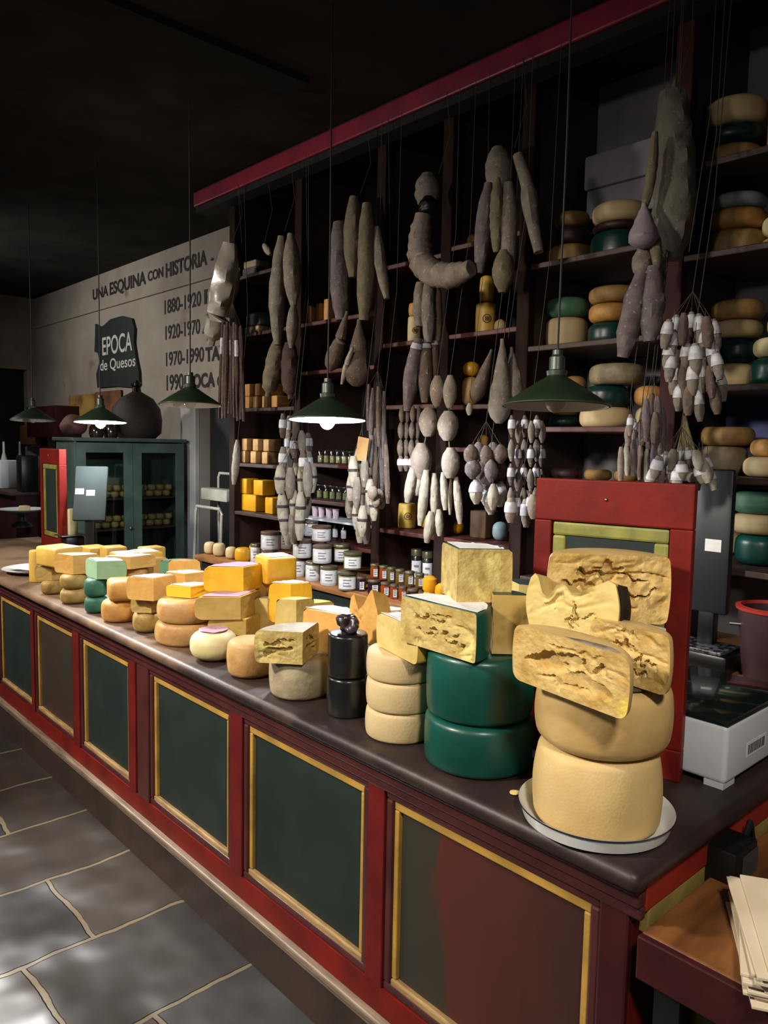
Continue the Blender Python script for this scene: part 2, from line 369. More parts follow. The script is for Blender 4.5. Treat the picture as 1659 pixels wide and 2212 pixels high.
# the counter's end, towards the packing table
cpart('end_rail', BX(CX1-.014, CX1+.0255, 1.311, 1.98, .822, .887, bev=.003), M('end_red_paint', '#97261a', '#7d1f18', .45, 8))
cpart('end_stile', BX(CX1-.014, CX1+.003, 1.305, 1.42, .15, .79), m_red)
bm = bmesh.new()
box(bm, CX1-.014, CX1+.022, 1.33, 1.98, .765, .821, .004); box(bm, CX1-.014, CX1+.006, 1.42, 1.46, .2, .745, .004); cpart('end_panel_moulding', bm, M('pale_gold_paint', '#a08c4c', '#85743a', .5, 12, bump=.3))
cpart('end_panel', BX(CX1-.014, CX1-.002, 1.46, 1.98, .15, .745), m_green)

# ------------------------------------------------------------------ shelving behind the counter
YS = 2.85
cb = tag(empty('back_cupboard', (-2.3, 3.0, 0)), 'long low dark green cupboard with a pale wooden top behind the counter', 'cupboard')
def bpart(name, bm, mat, smooth=False):
    o = link(name, bm, mat, cb, smooth=smooth); o.location = (2.3, -3.0, 0); return o
bpart('carcass', BX(-4.80, .5, 2.66, 3.36, 0, .862), m_green)
bpart('worktop', BX(-4.84, .5, 2.62, 3.36, .862, .90, bev=.01), m_boardwood, True)
bm = bmesh.new(); box(bm, -4.78, .5, 2.648, 2.664, .70, .722, .004); bpart('front_moulding', bm, m_tan)
for k in range(7):
    x = -4.7+k*.7
    bm = bmesh.new(); frame4(bm, x, x+.6, .12, .66, .03, 2.648, 2.664, .004); bpart('door', bm, m_maroon2)

m_postdark = M('post_brown', '#2c1d19', '#1e1412', .9, 9, spec=.15)
POSTS = [-4.72, -3.95, -3.19, -2.70, -2.21, -1.49, -.45]
su = tag(empty('wall_shelving', (-2.5, 3.1, .9)), 'tall dark shelving with reddish posts filling the wall behind the counter', 'shelving')
def spart(name, bm, mat, smooth=False):
    o = link(name, bm, mat, su, smooth=smooth); o.location = (2.5, -3.1, -.9); return o
for i, x in enumerate(POSTS):
    spart('upright', BX(x-.035, x+.035, YS, YS+.05, .902, 3.30, bev=.005), M('post_red', '#3f2020', '#301819', .8, 8, spec=.2) if i == 5 else m_postdark)
    spart('side_board', BX(x-.012, x+.012, YS+.05, YW-.01, .902, 3.44), m_wood)
SH = {'w': (0, [1.209, 1.547, 1.925, 2.428, 2.818]), 's': (1, [1.10, 1.349, 1.573, 2.136, 2.43]), 'a': (2, [1.23, 1.91, 2.245, 2.66]), 'b': (3, [1.23, 1.69, 1.90, 2.25, 2.68]),
      'r': (4, [1.10, 1.50, 1.79, 2.153, 2.517]), 'q': (5, [1.262, 1.601, 1.942, 2.437, 2.77])}
for k, (i, zs) in SH.items():
    x0, x1 = POSTS[i], POSTS[i+1]
    for z in zs:
        yb = YW-.01
        spart('shelf', BX(x0+.013, x1-.013, YS+.005, yb, z-.024, z, bev=.004), m_woodred if (k in 'sab' or z == 1.79) else m_wood)
bm = bmesh.new(); box(bm, -5.05, .6, 2.755, 2.86, 3.30, 3.45)
spart('cornice_board', bm, m_blackmatte)
bm = bmesh.new(); box(bm, -5.05, .6, 2.735, 2.757, 3.338, 3.436, .008)
spart('cornice_moulding', bm, M('crimson_paint', '#8c2038', '#701c31', .45, 5))

# ------------------------------------------------------------------ cheese builders
def cheese(name, a, b=None, **k):
    k.setdefault('rough', .55); k.setdefault('bump', .25); k.setdefault('bscale', 55); k.setdefault('scale', 9)
    return M(name, a, b, **k)
c_grana = cheese('hard_rind', '#c4a66c', '#ae8c54', speck='#86683c', sscale=40, sth=.85, coat=.15, bump=.3)
c_gran2 = cheese('sandy_rind', '#cbaf78', '#bfa066', bump=.22, bscale=170, rough=.65, scale=8, speck='#a88a58', sscale=28, sth=.9)
c_cream = cheese('cream_rind', '#cbb488', '#bda476', bump=.2, bscale=140, rough=.65)
c_grey = cheese('grey_rind', '#a99a7c', '#8b7d62', scale=20, speck='#6a5f48', sscale=70, sth=.6, bump=.6)
c_tan = cheese('tan_rind', '#b08c54', '#937041', scale=18, bump=.4, speck='#7d5a34', sscale=30, sth=.8)
c_ochre = cheese('ochre_rind', '#a98746', '#866a35', scale=20, bump=.6, speck='#6f5832', sscale=45, sth=.7)
c_orange = cheese('orange_rind', '#c6924c', '#a9773a', scale=18, speck='#8a6a44', sscale=30, sth=.75, bump=.4)
c_peach = cheese('mottled_orange_rind', '#c29a62', '#a67a45', scale=12, speck='#857660', sscale=13, sth=.5, bump=.5)
c_yellow = cheese('yellow_rind', '#dfae36', '#d09a2c', rough=.42, coat=.1, bump=.3, scale=16)
c_yel2 = cheese('pale_yellow_rind', '#dcb75b', '#cc9f45', rough=.45)
c_deepyel = cheese('deep_yellow_rind', '#d9a01c', '#c98f18', rough=.4, bump=.1)
c_gwax = cheese('green_wax', '#0a5045', '#083a32', scale=5, rough=.38, coat=.12, bump=.12)
c_gwaxd = cheese('dark_green_wax', '#123b36', '#0e2b29', scale=5, rough=.35, bump=.12)
c_pgreen = cheese('sage_rind', '#5d8a6c', '#3f6b52', scale=7, bump=.4)
c_dgreen = cheese('bottle_green_rind', '#2c6450', '#1f4d3e', scale=7, bump=.5)
c_black = M('black_wax', '#0f0f10', '#1c1b1b', .3, 6, bump=.25, coat=.3, bscale=30)
c_white = cheese('cloth_white_rind', '#d9cfa4', '#c7b47e', bump=.5, bscale=20)
c_maroon = cheese('wine_rind', '#41201f', '#2f1719')
p_hard = M('hard_paste', '#c9ab6c', '#ad8a45', .75, 26, bump=.7, bscale=90, speck='#d6bb52', sscale=12, sth=.25)
p_yel = M('yellow_paste', '#d8ac42', '#cc9c37', .5, 8, bump=.1)
p_byel = M('bright_yellow_paste', '#e8b832', '#dba82a', .4, 14, bump=.25)
p_pale = M('pale_paste', '#d2bb76', '#c0a55c', .6, 16, bump=.4, bscale=60)
p_olive = M('grana_paste', '#bfa868', '#a08644', .75, 26, bump=.7, bscale=90, speck='#cfbf72', sscale=16, sth=.2)
p_dull = M('brown_paste', '#b99b57', '#a88a49', .55, 10, bump=.1)
p_or = M('orange_paste', '#d0a056', '#c39148', .5, 16, bump=.3)

def rprof(R, h, er, bulge, taper=0):
    def r(z):
        t = max(0, min(1, z/h)); e = min(er, h*.48)
        q = R+bulge*(1-(2*t-1)**2)-bulge-taper*t
        if z < e: q -= e-math.sqrt(max(0, e*e-(e-z)**2))
        if z > h-e: q -= e-math.sqrt(max(0, e*e-(z-(h-e))**2))
        return q
    e = min(er, h*.48)
    zs = [0, e*.12, e*.35, e*.65, e]+[e+(h-2*e)*k/6 for k in range(1, 6)]+[h-e, h-e*.65, h-e*.35, h-e*.12, h]
    return r, zs
def wheel_bm(R, h, er=.012, bulge=.006, taper=0, wob=.02, seg=40, seed=0, sag=0):
    r, zs = rprof(R, h, er, bulge, taper)
    bm = bmesh.new()
    prof = [(0, 0)]+[(r(z), z) for z in zs]+[(r(h)*.55, h-.0015), (0, h-.002)]
    lathe(bm, prof, seg, wob=wob, seed=seed)
    if sag:
        for v in bm.verts:
            a = math.atan2(v.co.y, v.co.x); v.co.z += sag*(v.co.z/h)*noise.noise(Vector((math.cos(a)*1.2+seed, math.sin(a)*1.2, seed)))
    return bm
def wheel(label, C, R, h, mat, name='round_cheese', group=None, cat='cheese', **k):
    o = link(name, wheel_bm(R, h, seed=random.random()*20, **k), mat, None, C)
    return tag(o, label, cat, group)
def crag(v, amt, seed):
    q = Vector((v.x*11, v.y*11, v.z*17))+Vector((seed, seed*2, 0))
    q = q+.35*Vector((noise.noise(q*1.7), noise.noise(q*1.7+Vector((5, 2, 8))), noise.noise(q*1.7+Vector((1, 9, 4)))))
    d = .5*noise.noise(q)+.28*noise.noise(q*2.3)+.22*noise.noise(q*5.1)
    big = noise.noise(q*.45+Vector((4, 7, 1)))
    hole = max(0, d*.6+big*.75-.16)**.75*1.5
    w = v+.02*Vector((noise.noise(q*.8), 0, noise.noise(q*.9+Vector((3, 3, 3)))))
    rid = max(0, 1-abs(noise.noise(Vector((w.x*4, w.y*4, w.z*13))+Vector((seed*3, 1, 2))))*14)
    return -amt*(hole*(1+.25*noise.noise(q*4))+rid*.7*max(0, big+.25)+.14*max(-.3, d)+.05*noise.noise(q*8)+.06)
def cavity(s, t, cav, seed):
    dd = 0
    for cx, cz, rx, rz, dp in cav:
        ps = s+.16*noise.noise(Vector((s*5, t*5, seed))); pt = t+.14*noise.noise(Vector((s*6, t*4, seed+7)))+.05*noise.noise(Vector((s*16, t*9, seed+3)))
        k = 1-((ps-cx)/rx)**2-((pt-cz)/rz)**2
        if k > 0: dd += dp*min(1, k*1.6)**.7
    return dd
def sector(label, C, R, h, a0, a1, rind, paste, name='cheese_wedge', cr=.006, er=.012, bulge=.006, group=None, rot=None, cav=(), seed=None, nz=20, ns=30):
    """a piece of a wheel from angle a0 to a1 (degrees, local x axis); rind and its cut faces"""
    seed = random.random()*30 if seed is None else seed
    A0, A1 = math.radians(a0), math.radians(a1)
    r, zs = rprof(R, h, er, bulge)
    prof = [(0, 0), (r(0)*.5, 0)]+[(r(z), z) for z in zs]+[(r(h)*.5, h), (0, h)]
    bm = bmesh.new(); n = max(6, int((a1-a0)/7)); prev = None
    for k in range(n+1):
        a = A0+(A1-A0)*k/n; cur = []
        for q, z in prof:
            cur.append(bm.verts.new((q*math.cos(a), q*math.sin(a), z)))
        if prev:
            for i in range(len(prof)-1):
                vs = [prev[i], cur[i], cur[i+1], prev[i+1]]
                bm.faces.new(vs)
        prev = cur
    bmesh.ops.remove_doubles(bm, verts=bm.verts, dist=1e-5)
    o = link(name, bm, rind, None, C)
    bm = bmesh.new()
    def plane(sa, sb, a, nrm):
        d = Vector((math.cos(a), math.sin(a), 0)); g = []
        for i in range(nz+1):
            z = h*i/nz; rr = r(z); row = []
            for j in range(ns+1):
                s = sa+(sb-sa)*j/ns; p = d*(s*rr)+Vector((0, 0, z))
                e = min(i, nz-i)/nz*8; e2 = min((s-sa) if sa < 0 else 1, sb-s)*9
                fade = max(0, min(1, e, e2))
                dd = -crag(p, cr, seed)+cavity(s, i/nz, cav, seed)
                p += nrm*(dd*fade)
                row.append(bm.verts.new(p))
            g.append(row)
        for i in range(nz):
            for j in range(ns): bm.faces.new((g[i][j], g[i][j+1], g[i+1][j+1], g[i+1][j]))
    if abs(a1-a0-180) < 1: plane(-1, 1, A0, Vector((-math.sin(A0), math.cos(A0), 0)))
    else:
        plane(0, 1, A0, Vector((-math.sin(A0), math.cos(A0), 0))); plane(0, 1, A1, Vector((math.sin(A1), -math.cos(A1), 0)))
    f = link('cut_face', bm, paste, o)
    if rot is not None: o.rotation_euler = rot
    return tag(o, label, 'cheese', group)
def toplabel(o, R, h, a0, a1, mat, rr=.8, name='paper_label', off=0):
    bm = bmesh.new(); n = 14; vs = []
    A0, A1 = math.radians(a0+4), math.radians(a1-4)
    if a1-a0 < 355: vs.append(bm.verts.new((.01*math.cos((A0+A1)/2), .01*math.sin((A0+A1)/2), 0)))
    for k in range(n+1): vs.append(bm.verts.new((R*rr*math.cos(A0+(A1-A0)*k/n), R*rr*math.sin(A0+(A1-A0)*k/n), .002*math.sin(k*2.3))))
    f = bm.faces.new(vs); ex = bmesh.ops.extrude_face_region(bm, geom=[f]); bmesh.ops.translate(bm, vec=(0, 0, .0012), verts=[v for v in ex['geom'] if isinstance(v, bmesh.types.BMVert)])
    return link(name, bm, mat, o, (0, 0, h+.0008), smooth=False)
def block(label, C, sx, sy, sz, rz, mat, bev=.012, name='cheese_block', group=None, cat='cheese'):
    o = link(name, BX(-sx/2, sx/2, -sy/2, sy/2, 0, sz, bev=min(bev, sz*.4), seg=3), mat, None, C, (0, 0, rz))
    return tag(o, label, cat, group)
def camang(C): return math.degrees(math.atan2(-C.y, -C.x))

def Q_(lab, px, yt, yb, w, rind, paste, z0, Yf, a0, a1, top=None, group=None, **k):
    """quarter piece with its point at picture column px"""
    P = aty(px, (yt+yb)/2, Yf); h = zat(P.x, P.y, yt, z0+.1)-z0
    Rr = w/ppm(P)
    k0 = math.degrees(math.atan2(P.y, P.x))-90; a0 += k0; a1 += k0      # 0 right, 90 away, 180 left as the shopper sees it
    o = sector(lab, Vector((P.x, P.y, z0)), Rr, h, a0, a1, rind, paste, group=group, **k)
    if top: toplabel(o, Rr, h, a0, a1, top, .85)
    return o, P, Rr, h

# ------------------------------------------------------------------ near tower on the enamel plate
Cw, R, hA, Fp, u = fit(1143, 1421, 1650, 1822, .945)
base = Cw.copy()
pr = [(0, .004), (R*1.0, .004), (R*1.08, .010), (R*1.17, .034), (R*1.175, .0345), (R*1.10, .004), (R*1.03, 0), (R*.6, 0), (0, 0)]
pl = link('enamel_plate', LT(pr[::-1], 56), m_enamel, None, (base.x, base.y, .931)); tag(pl, 'white enamel plate with dark rim edge under the pale wheel tower', 'plate')
rim = bmesh.new(); lathe(rim, [(R*1.168, .0335), (R*1.181, .0335), (R*1.183, .031), (R*1.168, .030)], 56); link('rim', rim, M('navy_enamel', '#20222c', rough=.3), pl)
zA = .936
hA = zat(Fp.x, Fp.y, 1655, 1.0)-zA
wheel('large pale hard wheel standing in the white enamel plate', Vector((base.x, base.y, zA)), R, hA-.002, c_gran2, er=.016, bulge=.008, taper=.008, seg=64)
zB = zA+hA
hB = zat(Fp.x, Fp.y, 1500, 1.2)-zB
oB = wheel('glossy sagging pale wheel, second up in the enamel plate tower', Vector((base.x+.004, base.y+.006, zB)), R*1.02, hB, c_grana, er=.024, bulge=.010, seg=64, wob=.035, sag=.012)
bm = bmesh.new()
for k in range(5): lathe(bm, [(R*(.84-k*.05), 0), (R*(.825-k*.05), .005), (R*(.80-k*.05), 0)], 48)
link('ridged_label', bm, M('olive_brown_ridges', '#4b4331', '#38321f', .5, 20), oB, (0, 0, hB-.001))
zC = zB+hB+.006
# C: big broken half, cut side towards the customers
L3, R3 = atz(1108, 1470, zC-.012), atz(1352, 1553, zC-.012)
dv = R3-L3; RC = dv.length/2*1.03; CC = (L3+R3)/2; aC = math.atan2(dv.y, dv.x)
hC = zat(CC.x, CC.y, 1379, 1.4)-CC.z
sector('broken half wheel with a deep craggy cut facing the customers, low in the plate tower', CC, RC, hC, 0, 180, c_grana, p_hard, name='cheese_half', cr=.026, er=.018, bulge=.005, cav=[(-.38, .46, .42, .13, .034), (.02, .60, .30, .14, .020), (.30, .34, .42, .17, .020), (.45, .62, .26, .05, .016), (-.1, .22, .5, .06, .012), (.1, .82, .55, .05, .008)], rot=(math.radians(2), math.radians(2), aC), seed=3.3, nz=60, ns=96).scale = (1, .5, 1)
toplab = M('dark_mould_label', '#4a4238', '#8c7d66', .6, 16)
bm = bmesh.new(); tube(bm, [(-.05, .012, 0), (0, .014, .006), (.05, .012, .006), (.085, .012, -.004)], [.012, .015, .018, .010], 8); 
o = link('rind_fold', bm, toplab, bpy.data.objects['cheese_half'], (RC*.25, .006, hC-.006)); o.scale = (1, 1, .5)
# D: half wheel behind on the right
L3, R3 = atz(1270, 1452, zC), atz(1442, 1504, zC)
dv = R3-L3; RD = dv.length/2*1.05; CD = (L3+R3)/2; hD = zat(R3.x, R3.y, 1374, 1.4)-zC
sector('half wheel with cracked cut face, behind and right in the plate tower', CD, RD, hD, 0, 180, c_grana, p_hard, name='cheese_half', cr=.014, er=.012, cav=[(-.1, .62, .35, .05, .018), (.2, .42, .5, .035, .018), (.3, .22, .3, .04, .012), (-.05, .8, .3, .06, .010)], seed=8.1, nz=44, ns=64, rot=(0, 0, math.atan2(dv.y, dv.x)-.05)).scale = (1, .6, 1)
# E: top half wheel
zE = max(zC+hD, CC.z+hC)+.004
PE = aty(1311, 1345, 1.47); zE = PE.z
RE = 262/2/ppm(PE); ang = camang(Vector((PE.x, PE.y, 0)))+12
hE = zat(PE.x, PE.y, 1199, 1.6)-zE
sector('topmost half wheel of the plate tower, wide cracked cut facing the camera', Vector((PE.x, PE.y, zE)), RE, hE, ang+90, ang+270, c_grana, p_hard, name='cheese_half', cr=.013, er=.012, bulge=.006, cav=[(-.15, .70, .42, .06, .022), (.05, .80, .25, .07, .016), (.35, .66, .35, .03, .014), (.42, .42, .40, .025, .014), (.30, .30, .16, .09, .014), (-.45, .55, .3, .05, .014)], seed=14.7, nz=56, ns=96)
tag(link('paper_sheet', BX(-.03, .03, -.02, .02, 0, .004, bev=.001), m_paper, None, aty(1405, 1358, 1.44), (0, .15, .5)), 'white paper between the two right hand pieces of the plate tower', 'paper')
# F: jagged chunk
PF0, PF1 = aty(1152, 1350, 1.335), aty(1312, 1350, 1.335)
def chunk(label, P0, P1, z0, tops, thick, paste, rind=None, cr=.006, seed=1, rot=0, group=None, name='cheese_chunk', cav=()):
    w = (P1-P0).length; n = 60; mz = 32
    def top(s):
        for (a, b), (c, d) in zip(tops, tops[1:]):
            if a <= s <= c: return b+(d-b)*(s-a)/(c-a)
        return tops[-1][1]
    bm = bmesh.new(); grids = []
    for side in (0, 1):
        g = []
        for i in range(mz+1):
            row = []
            for j in range(n+1):
                s = j/n; t = top(s)*(1-.12*side); z = t*i/mz
                x = -w/2+w*s; bul = .010*math.sin(PI*min(1, i/mz))*(1 if s > .9 else -1 if s < .1 else 0)
                p = Vector((x+bul, side*thick, z))
                if side == 0:
                    fade = min(1, min(i, mz-i)/3, min(j, n-j)/4); p.y += (-crag(p, cr, seed)+cavity(s*2-1, i/mz, cav, seed))*fade
                row.append(bm.verts.new(p))
            g.append(row)
        for i in range(mz):
            for j in range(n): bm.faces.new((g[i][j], g[i][j+1], g[i+1][j+1], g[i+1][j]))
        grids.append(g)
    a, b = grids
    for j in range(n):
        bm.faces.new((a[0][j], a[0][j+1], b[0][j+1], b[0][j])); bm.faces.new((a[mz][j], a[mz][j+1], b[mz][j+1], b[mz][j]))
    for i in range(mz):
        bm.faces.new((a[i][0], a[i+1][0], b[i+1][0], b[i][0])); bm.faces.new((a[i][n], a[i+1][n], b[i+1][n], b[i][n]))
    c = (P0+P1)/2; o = link(name, bm, paste, None, (c.x, c.y, z0), (0, 0, math.atan2(P1.y-P0.y, P1.x-P0.x)+rot))
    if rind:
        bm = bmesh.new(); n2 = 10
        r0 = [(w/2+.004+.010*math.sin(PI*i/n2), top(1)*i/n2) for i in range(n2+1)]
        f0 = [bm.verts.new((x, .002, z)) for x, z in r0]; f1 = [bm.verts.new((x+.002, thick*.95, z*.9)) for x, z in r0]
        for i in range(n2): bm.faces.new((f0[i], f1[i], f1[i+1], f0[i+1]))
        ex = bmesh.ops.solidify(bm, geom=bm.faces[:], thickness=-.006)
        link('rind', bm, rind, o)
    return tag(o, label, 'cheese', group)
sF = 1/ppm((PF0+PF1)/2)
PF0 = PF0+Vector((0, -.012, 0)); PF1 = PF1+Vector((0, .02, 0))
chunk('jagged broken chunk with dark rind on its right edge, front of the plate tower', PF0, PF1, (PF0.z+PF1.z)/2-.015, [(0, 108*sF), (.05, 118*sF), (.09, 112*sF), (.15, 78*sF), (.2, 70*sF), (.24, 72*sF), (.32, 98*sF), (.42, 102*sF), (.5, 86*sF), (.6, 88*sF), (.82, 112*sF), (.92, 122*sF), (1, 116*sF)], .055, p_pale, M('dark_rind', '#5a4634', '#33281f', .6, 20), cr=.010, seed=5.5, cav=[(.1, .45, .035, .35, .010), (.0, .2, .03, .2, .008), (.45, .35, .22, .04, .008), (-.35, .7, .22, .16, .006)])
tag(link('cheese_crumb', wheel_bm(.012, .008, er=.004, wob=.3, seg=10), p_pale, None, atz(1112, 1716, .93)), 'small pale crumb lying on the countertop left of the plate', 'crumb')

# ------------------------------------------------------------------ green waxed stack
Cg, R, h1, Fp, u = fit(913, 1147, 1578, 1690, .93)
wheel('bottom green waxed wheel of the two on the counter front', Cg, R, h1-.002, c_gwax, er=.014, bulge=.004, seg=64, wob=.012)
z2 = .93+h1; h2 = zat(Fp.x, Fp.y, 1430, 1.2)-z2
wheel('second green waxed wheel, under the wedges', Vector((Cg.x-.004, Cg.y+.004, z2)), R*.985, h2-.002, c_gwax, er=.014, bulge=.005, seg=64, wob=.012)
z3 = z2+h2+.001
L3, R3 = aty(869, 1340, Fp.y-.01), aty(1038, 1380, Fp.y-.01)
RG = (R3.x-L3.x)/2; C3 = Vector(((L3.x+R3.x)/2, Fp.y-.02, z3)); h3 = zat(R3.x, Fp.y-.01, 1325, 1.3)-z3
o = sector('green rinded half piece with white paper top, low in the green tower', C3, RG, h3, -2, 178, c_gwax, p_olive, name='cheese_half', cr=.012, er=.006, bulge=.002, cav=[(-.2, .62, .5, .05, .010), (.2, .4, .4, .06, .012), (-.3, .32, .3, .05, .010), (.5, .25, .25, .05, .010), (.1, .78, .3, .03, .008)], seed=21, nz=48, ns=64)
toplabel(o, RG, h3, 0, 178, m_paper, .93)
Q_('small green rinded wedge tucked behind the half piece in the green tower', 1064, 1285, 1400, 82, c_gwaxd, p_dull, z3, Fp.y+.07, 8, 95, None, cr=.006, er=.006, bulge=.002)
Q_('topmost green rinded wedge of the green tower, smooth cut corner forward', 988, 1186, 1280, 120, c_gwax, p_olive, z3+h3+.002, Fp.y+.03, 8, 108, m_paper, cr=.006, er=.008, bulge=.002, seed=30)

# ------------------------------------------------------------------ cream stack
Cc, R, h1, Fp, u = fit(788, 938, 1546, 1612, .93)
z = .93
for k, (yt, lab) in enumerate([(1548, 'bottom small cream wheel of the stack left of the green one'), (1482, 'middle small cream wheel of the stack left of the green one'), (1420, 'upper small cream wheel, carrying a cut quarter')]):
    h = zat(Fp.x, Fp.y, yt, z+.1)-z
    wheel(lab, Vector((Cc.x+random.uniform(-.004, .004), Cc.y, z)), R, h-.0015, c_cream, er=.008, bulge=.004, seg=48, wob=.012); z += h
P0, P1 = aty(797, 1400, Fp.y+.01), aty(912, 1400, Fp.y+.01)
h = zat(P0.x+.03, P0.y, 1330, z+.1)-z; RQ = (P1.x-P0.x)*.56
o = sector('pale half piece on top of the small cream wheels', Vector(((P0.x+P1.x)/2+.01, Fp.y+.005, z)), RQ, h, -15, 165, c_yel2, p_pale, name='cheese_half', cr=.005, er=.012, seed=40)
toplabel(o, RQ, h, -15, 165, m_paper, .9)

# ------------------------------------------------------------------ black cylinders
Cb, R, h1, Fp, u = fit(705, 793, 1470, 1555, .93)
wheel('lower black waxed cylinder on the counter edge', Cb, R, h1-.0015, c_black, name='cheese_cylinder', er=.008, bulge=.001, wob=.03)
h2 = zat(Fp.x, Fp.y, 1377, 1.2)-.93-h1
ob = wheel('upper black waxed cylinder with crumpled tied top', Vector((Cb.x, Cb.y, .93+h1)), R*.98, h2, c_black, name='cheese_cylinder', er=.008, bulge=.001, wob=.03)
bm = bmesh.new()
bmesh.ops.create_icosphere(bm, subdivisions=4, radius=.026)
for v in bm.verts: v.co *= 1+.9*noise.noise(v.co*60+Vector((3, 1, 2))); v.co.z = v.co.z*1.2+.022
link('tied_knot', bm, M('purple_black_film', '#231a24', '#3b2c38', .35, 40), ob, (0, 0, h2))

# ------------------------------------------------------------------ grey stack
Cq, R, h1, Fp, u = fit(581, 712, 1432, 1518, .93)
wheel('grey rinded wheel under the veined wedge', Cq, R, h1-.001, c_grey, er=.014, bulge=.006, seg=48)
z = .93+h1
Q_('tall grey rinded wedge with veined crumbly paste', 654, 1366, 1438, 108, c_grey, p_olive, z, Fp.y-.005, 70, 168, None, cr=.013, er=.012, bulge=.006, cav=[(.45, .4, .25, .10, .014), (.6, .6, .2, .08, .012), (.35, .7, .2, .05, .008), (.7, .3, .15, .06, .010)], seed=52, nz=40, ns=48)

# ------------------------------------------------------------------ left half of the counter, from the edge backwards
def W_(lab, x0, x1, yt, yb, mat, z0=.93, Yf=None, **k):
    C, R, h, Fp, u = fit(x0, x1, yt, yb, z0, Yf)
    return wheel(lab, C, R, h-.001, mat, **k), C, R, h, Fp
o, C, R, h, Fp = W_('whitish bandaged round cheese with a lilac label, by the counter edge', 411, 512, 1372, 1436, c_white, er=.035, bulge=.012, wob=.03)
toplabel(o, R, h, 0, 360, m_paperl, .62)
W_('low orange tan wheel beside the grey wedge', 490, 592, 1392, 1471, c_peach, er=.018, bulge=.008)
# two big mottled wheels
o, C, R, h, Fp = W_('lower of two big mottled orange wheels near the edge', 337, 468, 1352, 1401, c_peach, er=.014, bulge=.008, wob=.03)
z = .93+h; h2 = zat(Fp.x, Fp.y, 1304, z)-z
wheel('upper of two big mottled orange wheels near the edge', Vector((C.x+.004, C.y, z)), R*.96, h2-.001, c_peach, er=.014, bulge=.008)
z += h2
Q_('pale yellow wedge with white top on the mottled wheels', 412, 1268, 1305, 60, c_yel2, p_byel, z, Fp.y+.06, 30, 150, m_paper, cr=.002, er=.008, bulge=.002)
# ochre stack with labelled wedge
o, C, R, h, Fp = W_('small ochre wheel under the label topped wedge', 288, 352, 1325, 1370, c_ochre, er=.02, bulge=.006)
z = .93+h
Q_('dark shaded wedge between ochre wheel and label topped wedge', 327, 1290, 1325, 46, c_ochre, p_dull, z, Fp.y+.012, 40, 160, cr=.003); h2 = zat(Fp.x, Fp.y, 1292, z)-z
Q_('big orange wedge with printed white label on top', 332, 1250, 1298, 66, c_orange, p_or, z+h2+.001, Fp.y-.01, 42, 150, m_paper, cr=.003, er=.01)
# orange pair
o, C, R, h, Fp = W_('lower orange wheel next to the sage green stack', 221, 296, 1300, 1348, c_orange, er=.02, bulge=.006)
z = .93+h; h2 = zat(Fp.x, Fp.y, 1256, z)-z
block('thick orange half block on the lower orange wheel', Vector((C.x+.02, C.y+.01, z)), R*1.9, R*1.7, h2, math.radians(-18), c_orange, .02)
zo = z+h2
# sage green stack
o, C, R, h, Fp = W_('bottom sage green cheese of the stack of three', 184, 233, 1292, 1327, c_dgreen, er=.015, bulge=.006)
z = .93+h; h2 = zat(Fp.x, Fp.y, 1252, z)-z
wheel('middle sage green cheese of the stack of three', Vector((C.x, C.y, z)), R, h2-.001, c_dgreen, er=.015, bulge=.006); z += h2
h3 = zat(Fp.x, Fp.y, 1213, z)-z
Q_('cut pale sage green piece on top of the green stack', 209, 1213, 1252, 62, c_pgreen, M('sage_paste', '#8fae8a', '#7c9d79', .6, 9), z, Fp.y+.005, -8, 112, m_paper, cr=.002)
# tan pair
o, C, R, h, Fp = W_('bottom dull ochre wheel left of the green stack', 132, 188, 1275, 1307, c_ochre, er=.018, bulge=.006)
z = .93+h; h2 = zat(Fp.x, Fp.y, 1242, z)-z
wheel('middle dull ochre wheel left of the green stack', Vector((C.x, C.y, z)), R, h2-.001, c_ochre, er=.02, bulge=.006); z += h2
Q_('tan wedge with pale top left of the green stack', 158, 1200, 1242, 58, c_tan, p_or, z, Fp.y+.004, 12, 132, None, cr=.003)
# far left of the cheeses
W_('tall narrow yellow cylinder at the far left end of the cheeses', 65, 97, 1190, 1259, c_yel2, name='cheese_cylinder', er=.006, bulge=.001)
o, C, R, h, Fp = W_('low ochre wheel behind the tall yellow cylinder', 90, 134, 1256, 1286, c_ochre, er=.018, bulge=.006)
z = .93+h; h2 = zat(Fp.x, Fp.y, 1224, z)-z
Q_('shaded tan wedge on the low ochre wheel', 112, 1224, 1256, 40, c_tan, p_dull, z, Fp.y+.01, 30, 150, cr=.003)
block('large yellow block topping the low ochre wheel', Vector((C.x+.03, C.y+.03, z+h2+.001)), .17, .15, zat(Fp.x, Fp.y, 1182, z)-z-h2, .25, c_yel2, .012)
# back row of yellow blocks
yel = 'yellow blocks along the rear of the counter'
for x0, x1, yt, Y, lab in [(156, 216, 1181, 1.80, 'yellow block behind the tan wedge'), (205, 250, 1181, 1.86, 'yellow block directly behind the sage green stack'), (222, 280, 1195, 1.62, 'white topped yellow piece just behind the sage green stack'), (262, 332, 1191, 1.83, 'white topped yellow block right of the rear row'), (290, 330, 1182, 1.965, 'rearmost small yellow block beside the blue cloth')]:
    P = aty((x0+x1)/2, yt, Y); w = (x1-x0)/ppm(P)
    o = block(lab, Vector((P.x, Y+.05, .93)), w, .13, P.z-.93, random.uniform(-.1, .1), c_yel2 if 'white' not in lab else c_yellow, .01, group=yel)
    if 'white' in lab: link('paper_label', BX(-w*.4, w*.4, -.05, .05, 0, .0015), m_paper, o, (0, 0, P.z-.93+.0008), smooth=False)
Q_('orange half piece standing behind the orange pair', 282, 1204, 1256, 62, c_orange, p_or, 1.06, 1.60, 30, 165, m_paper, cr=.003)
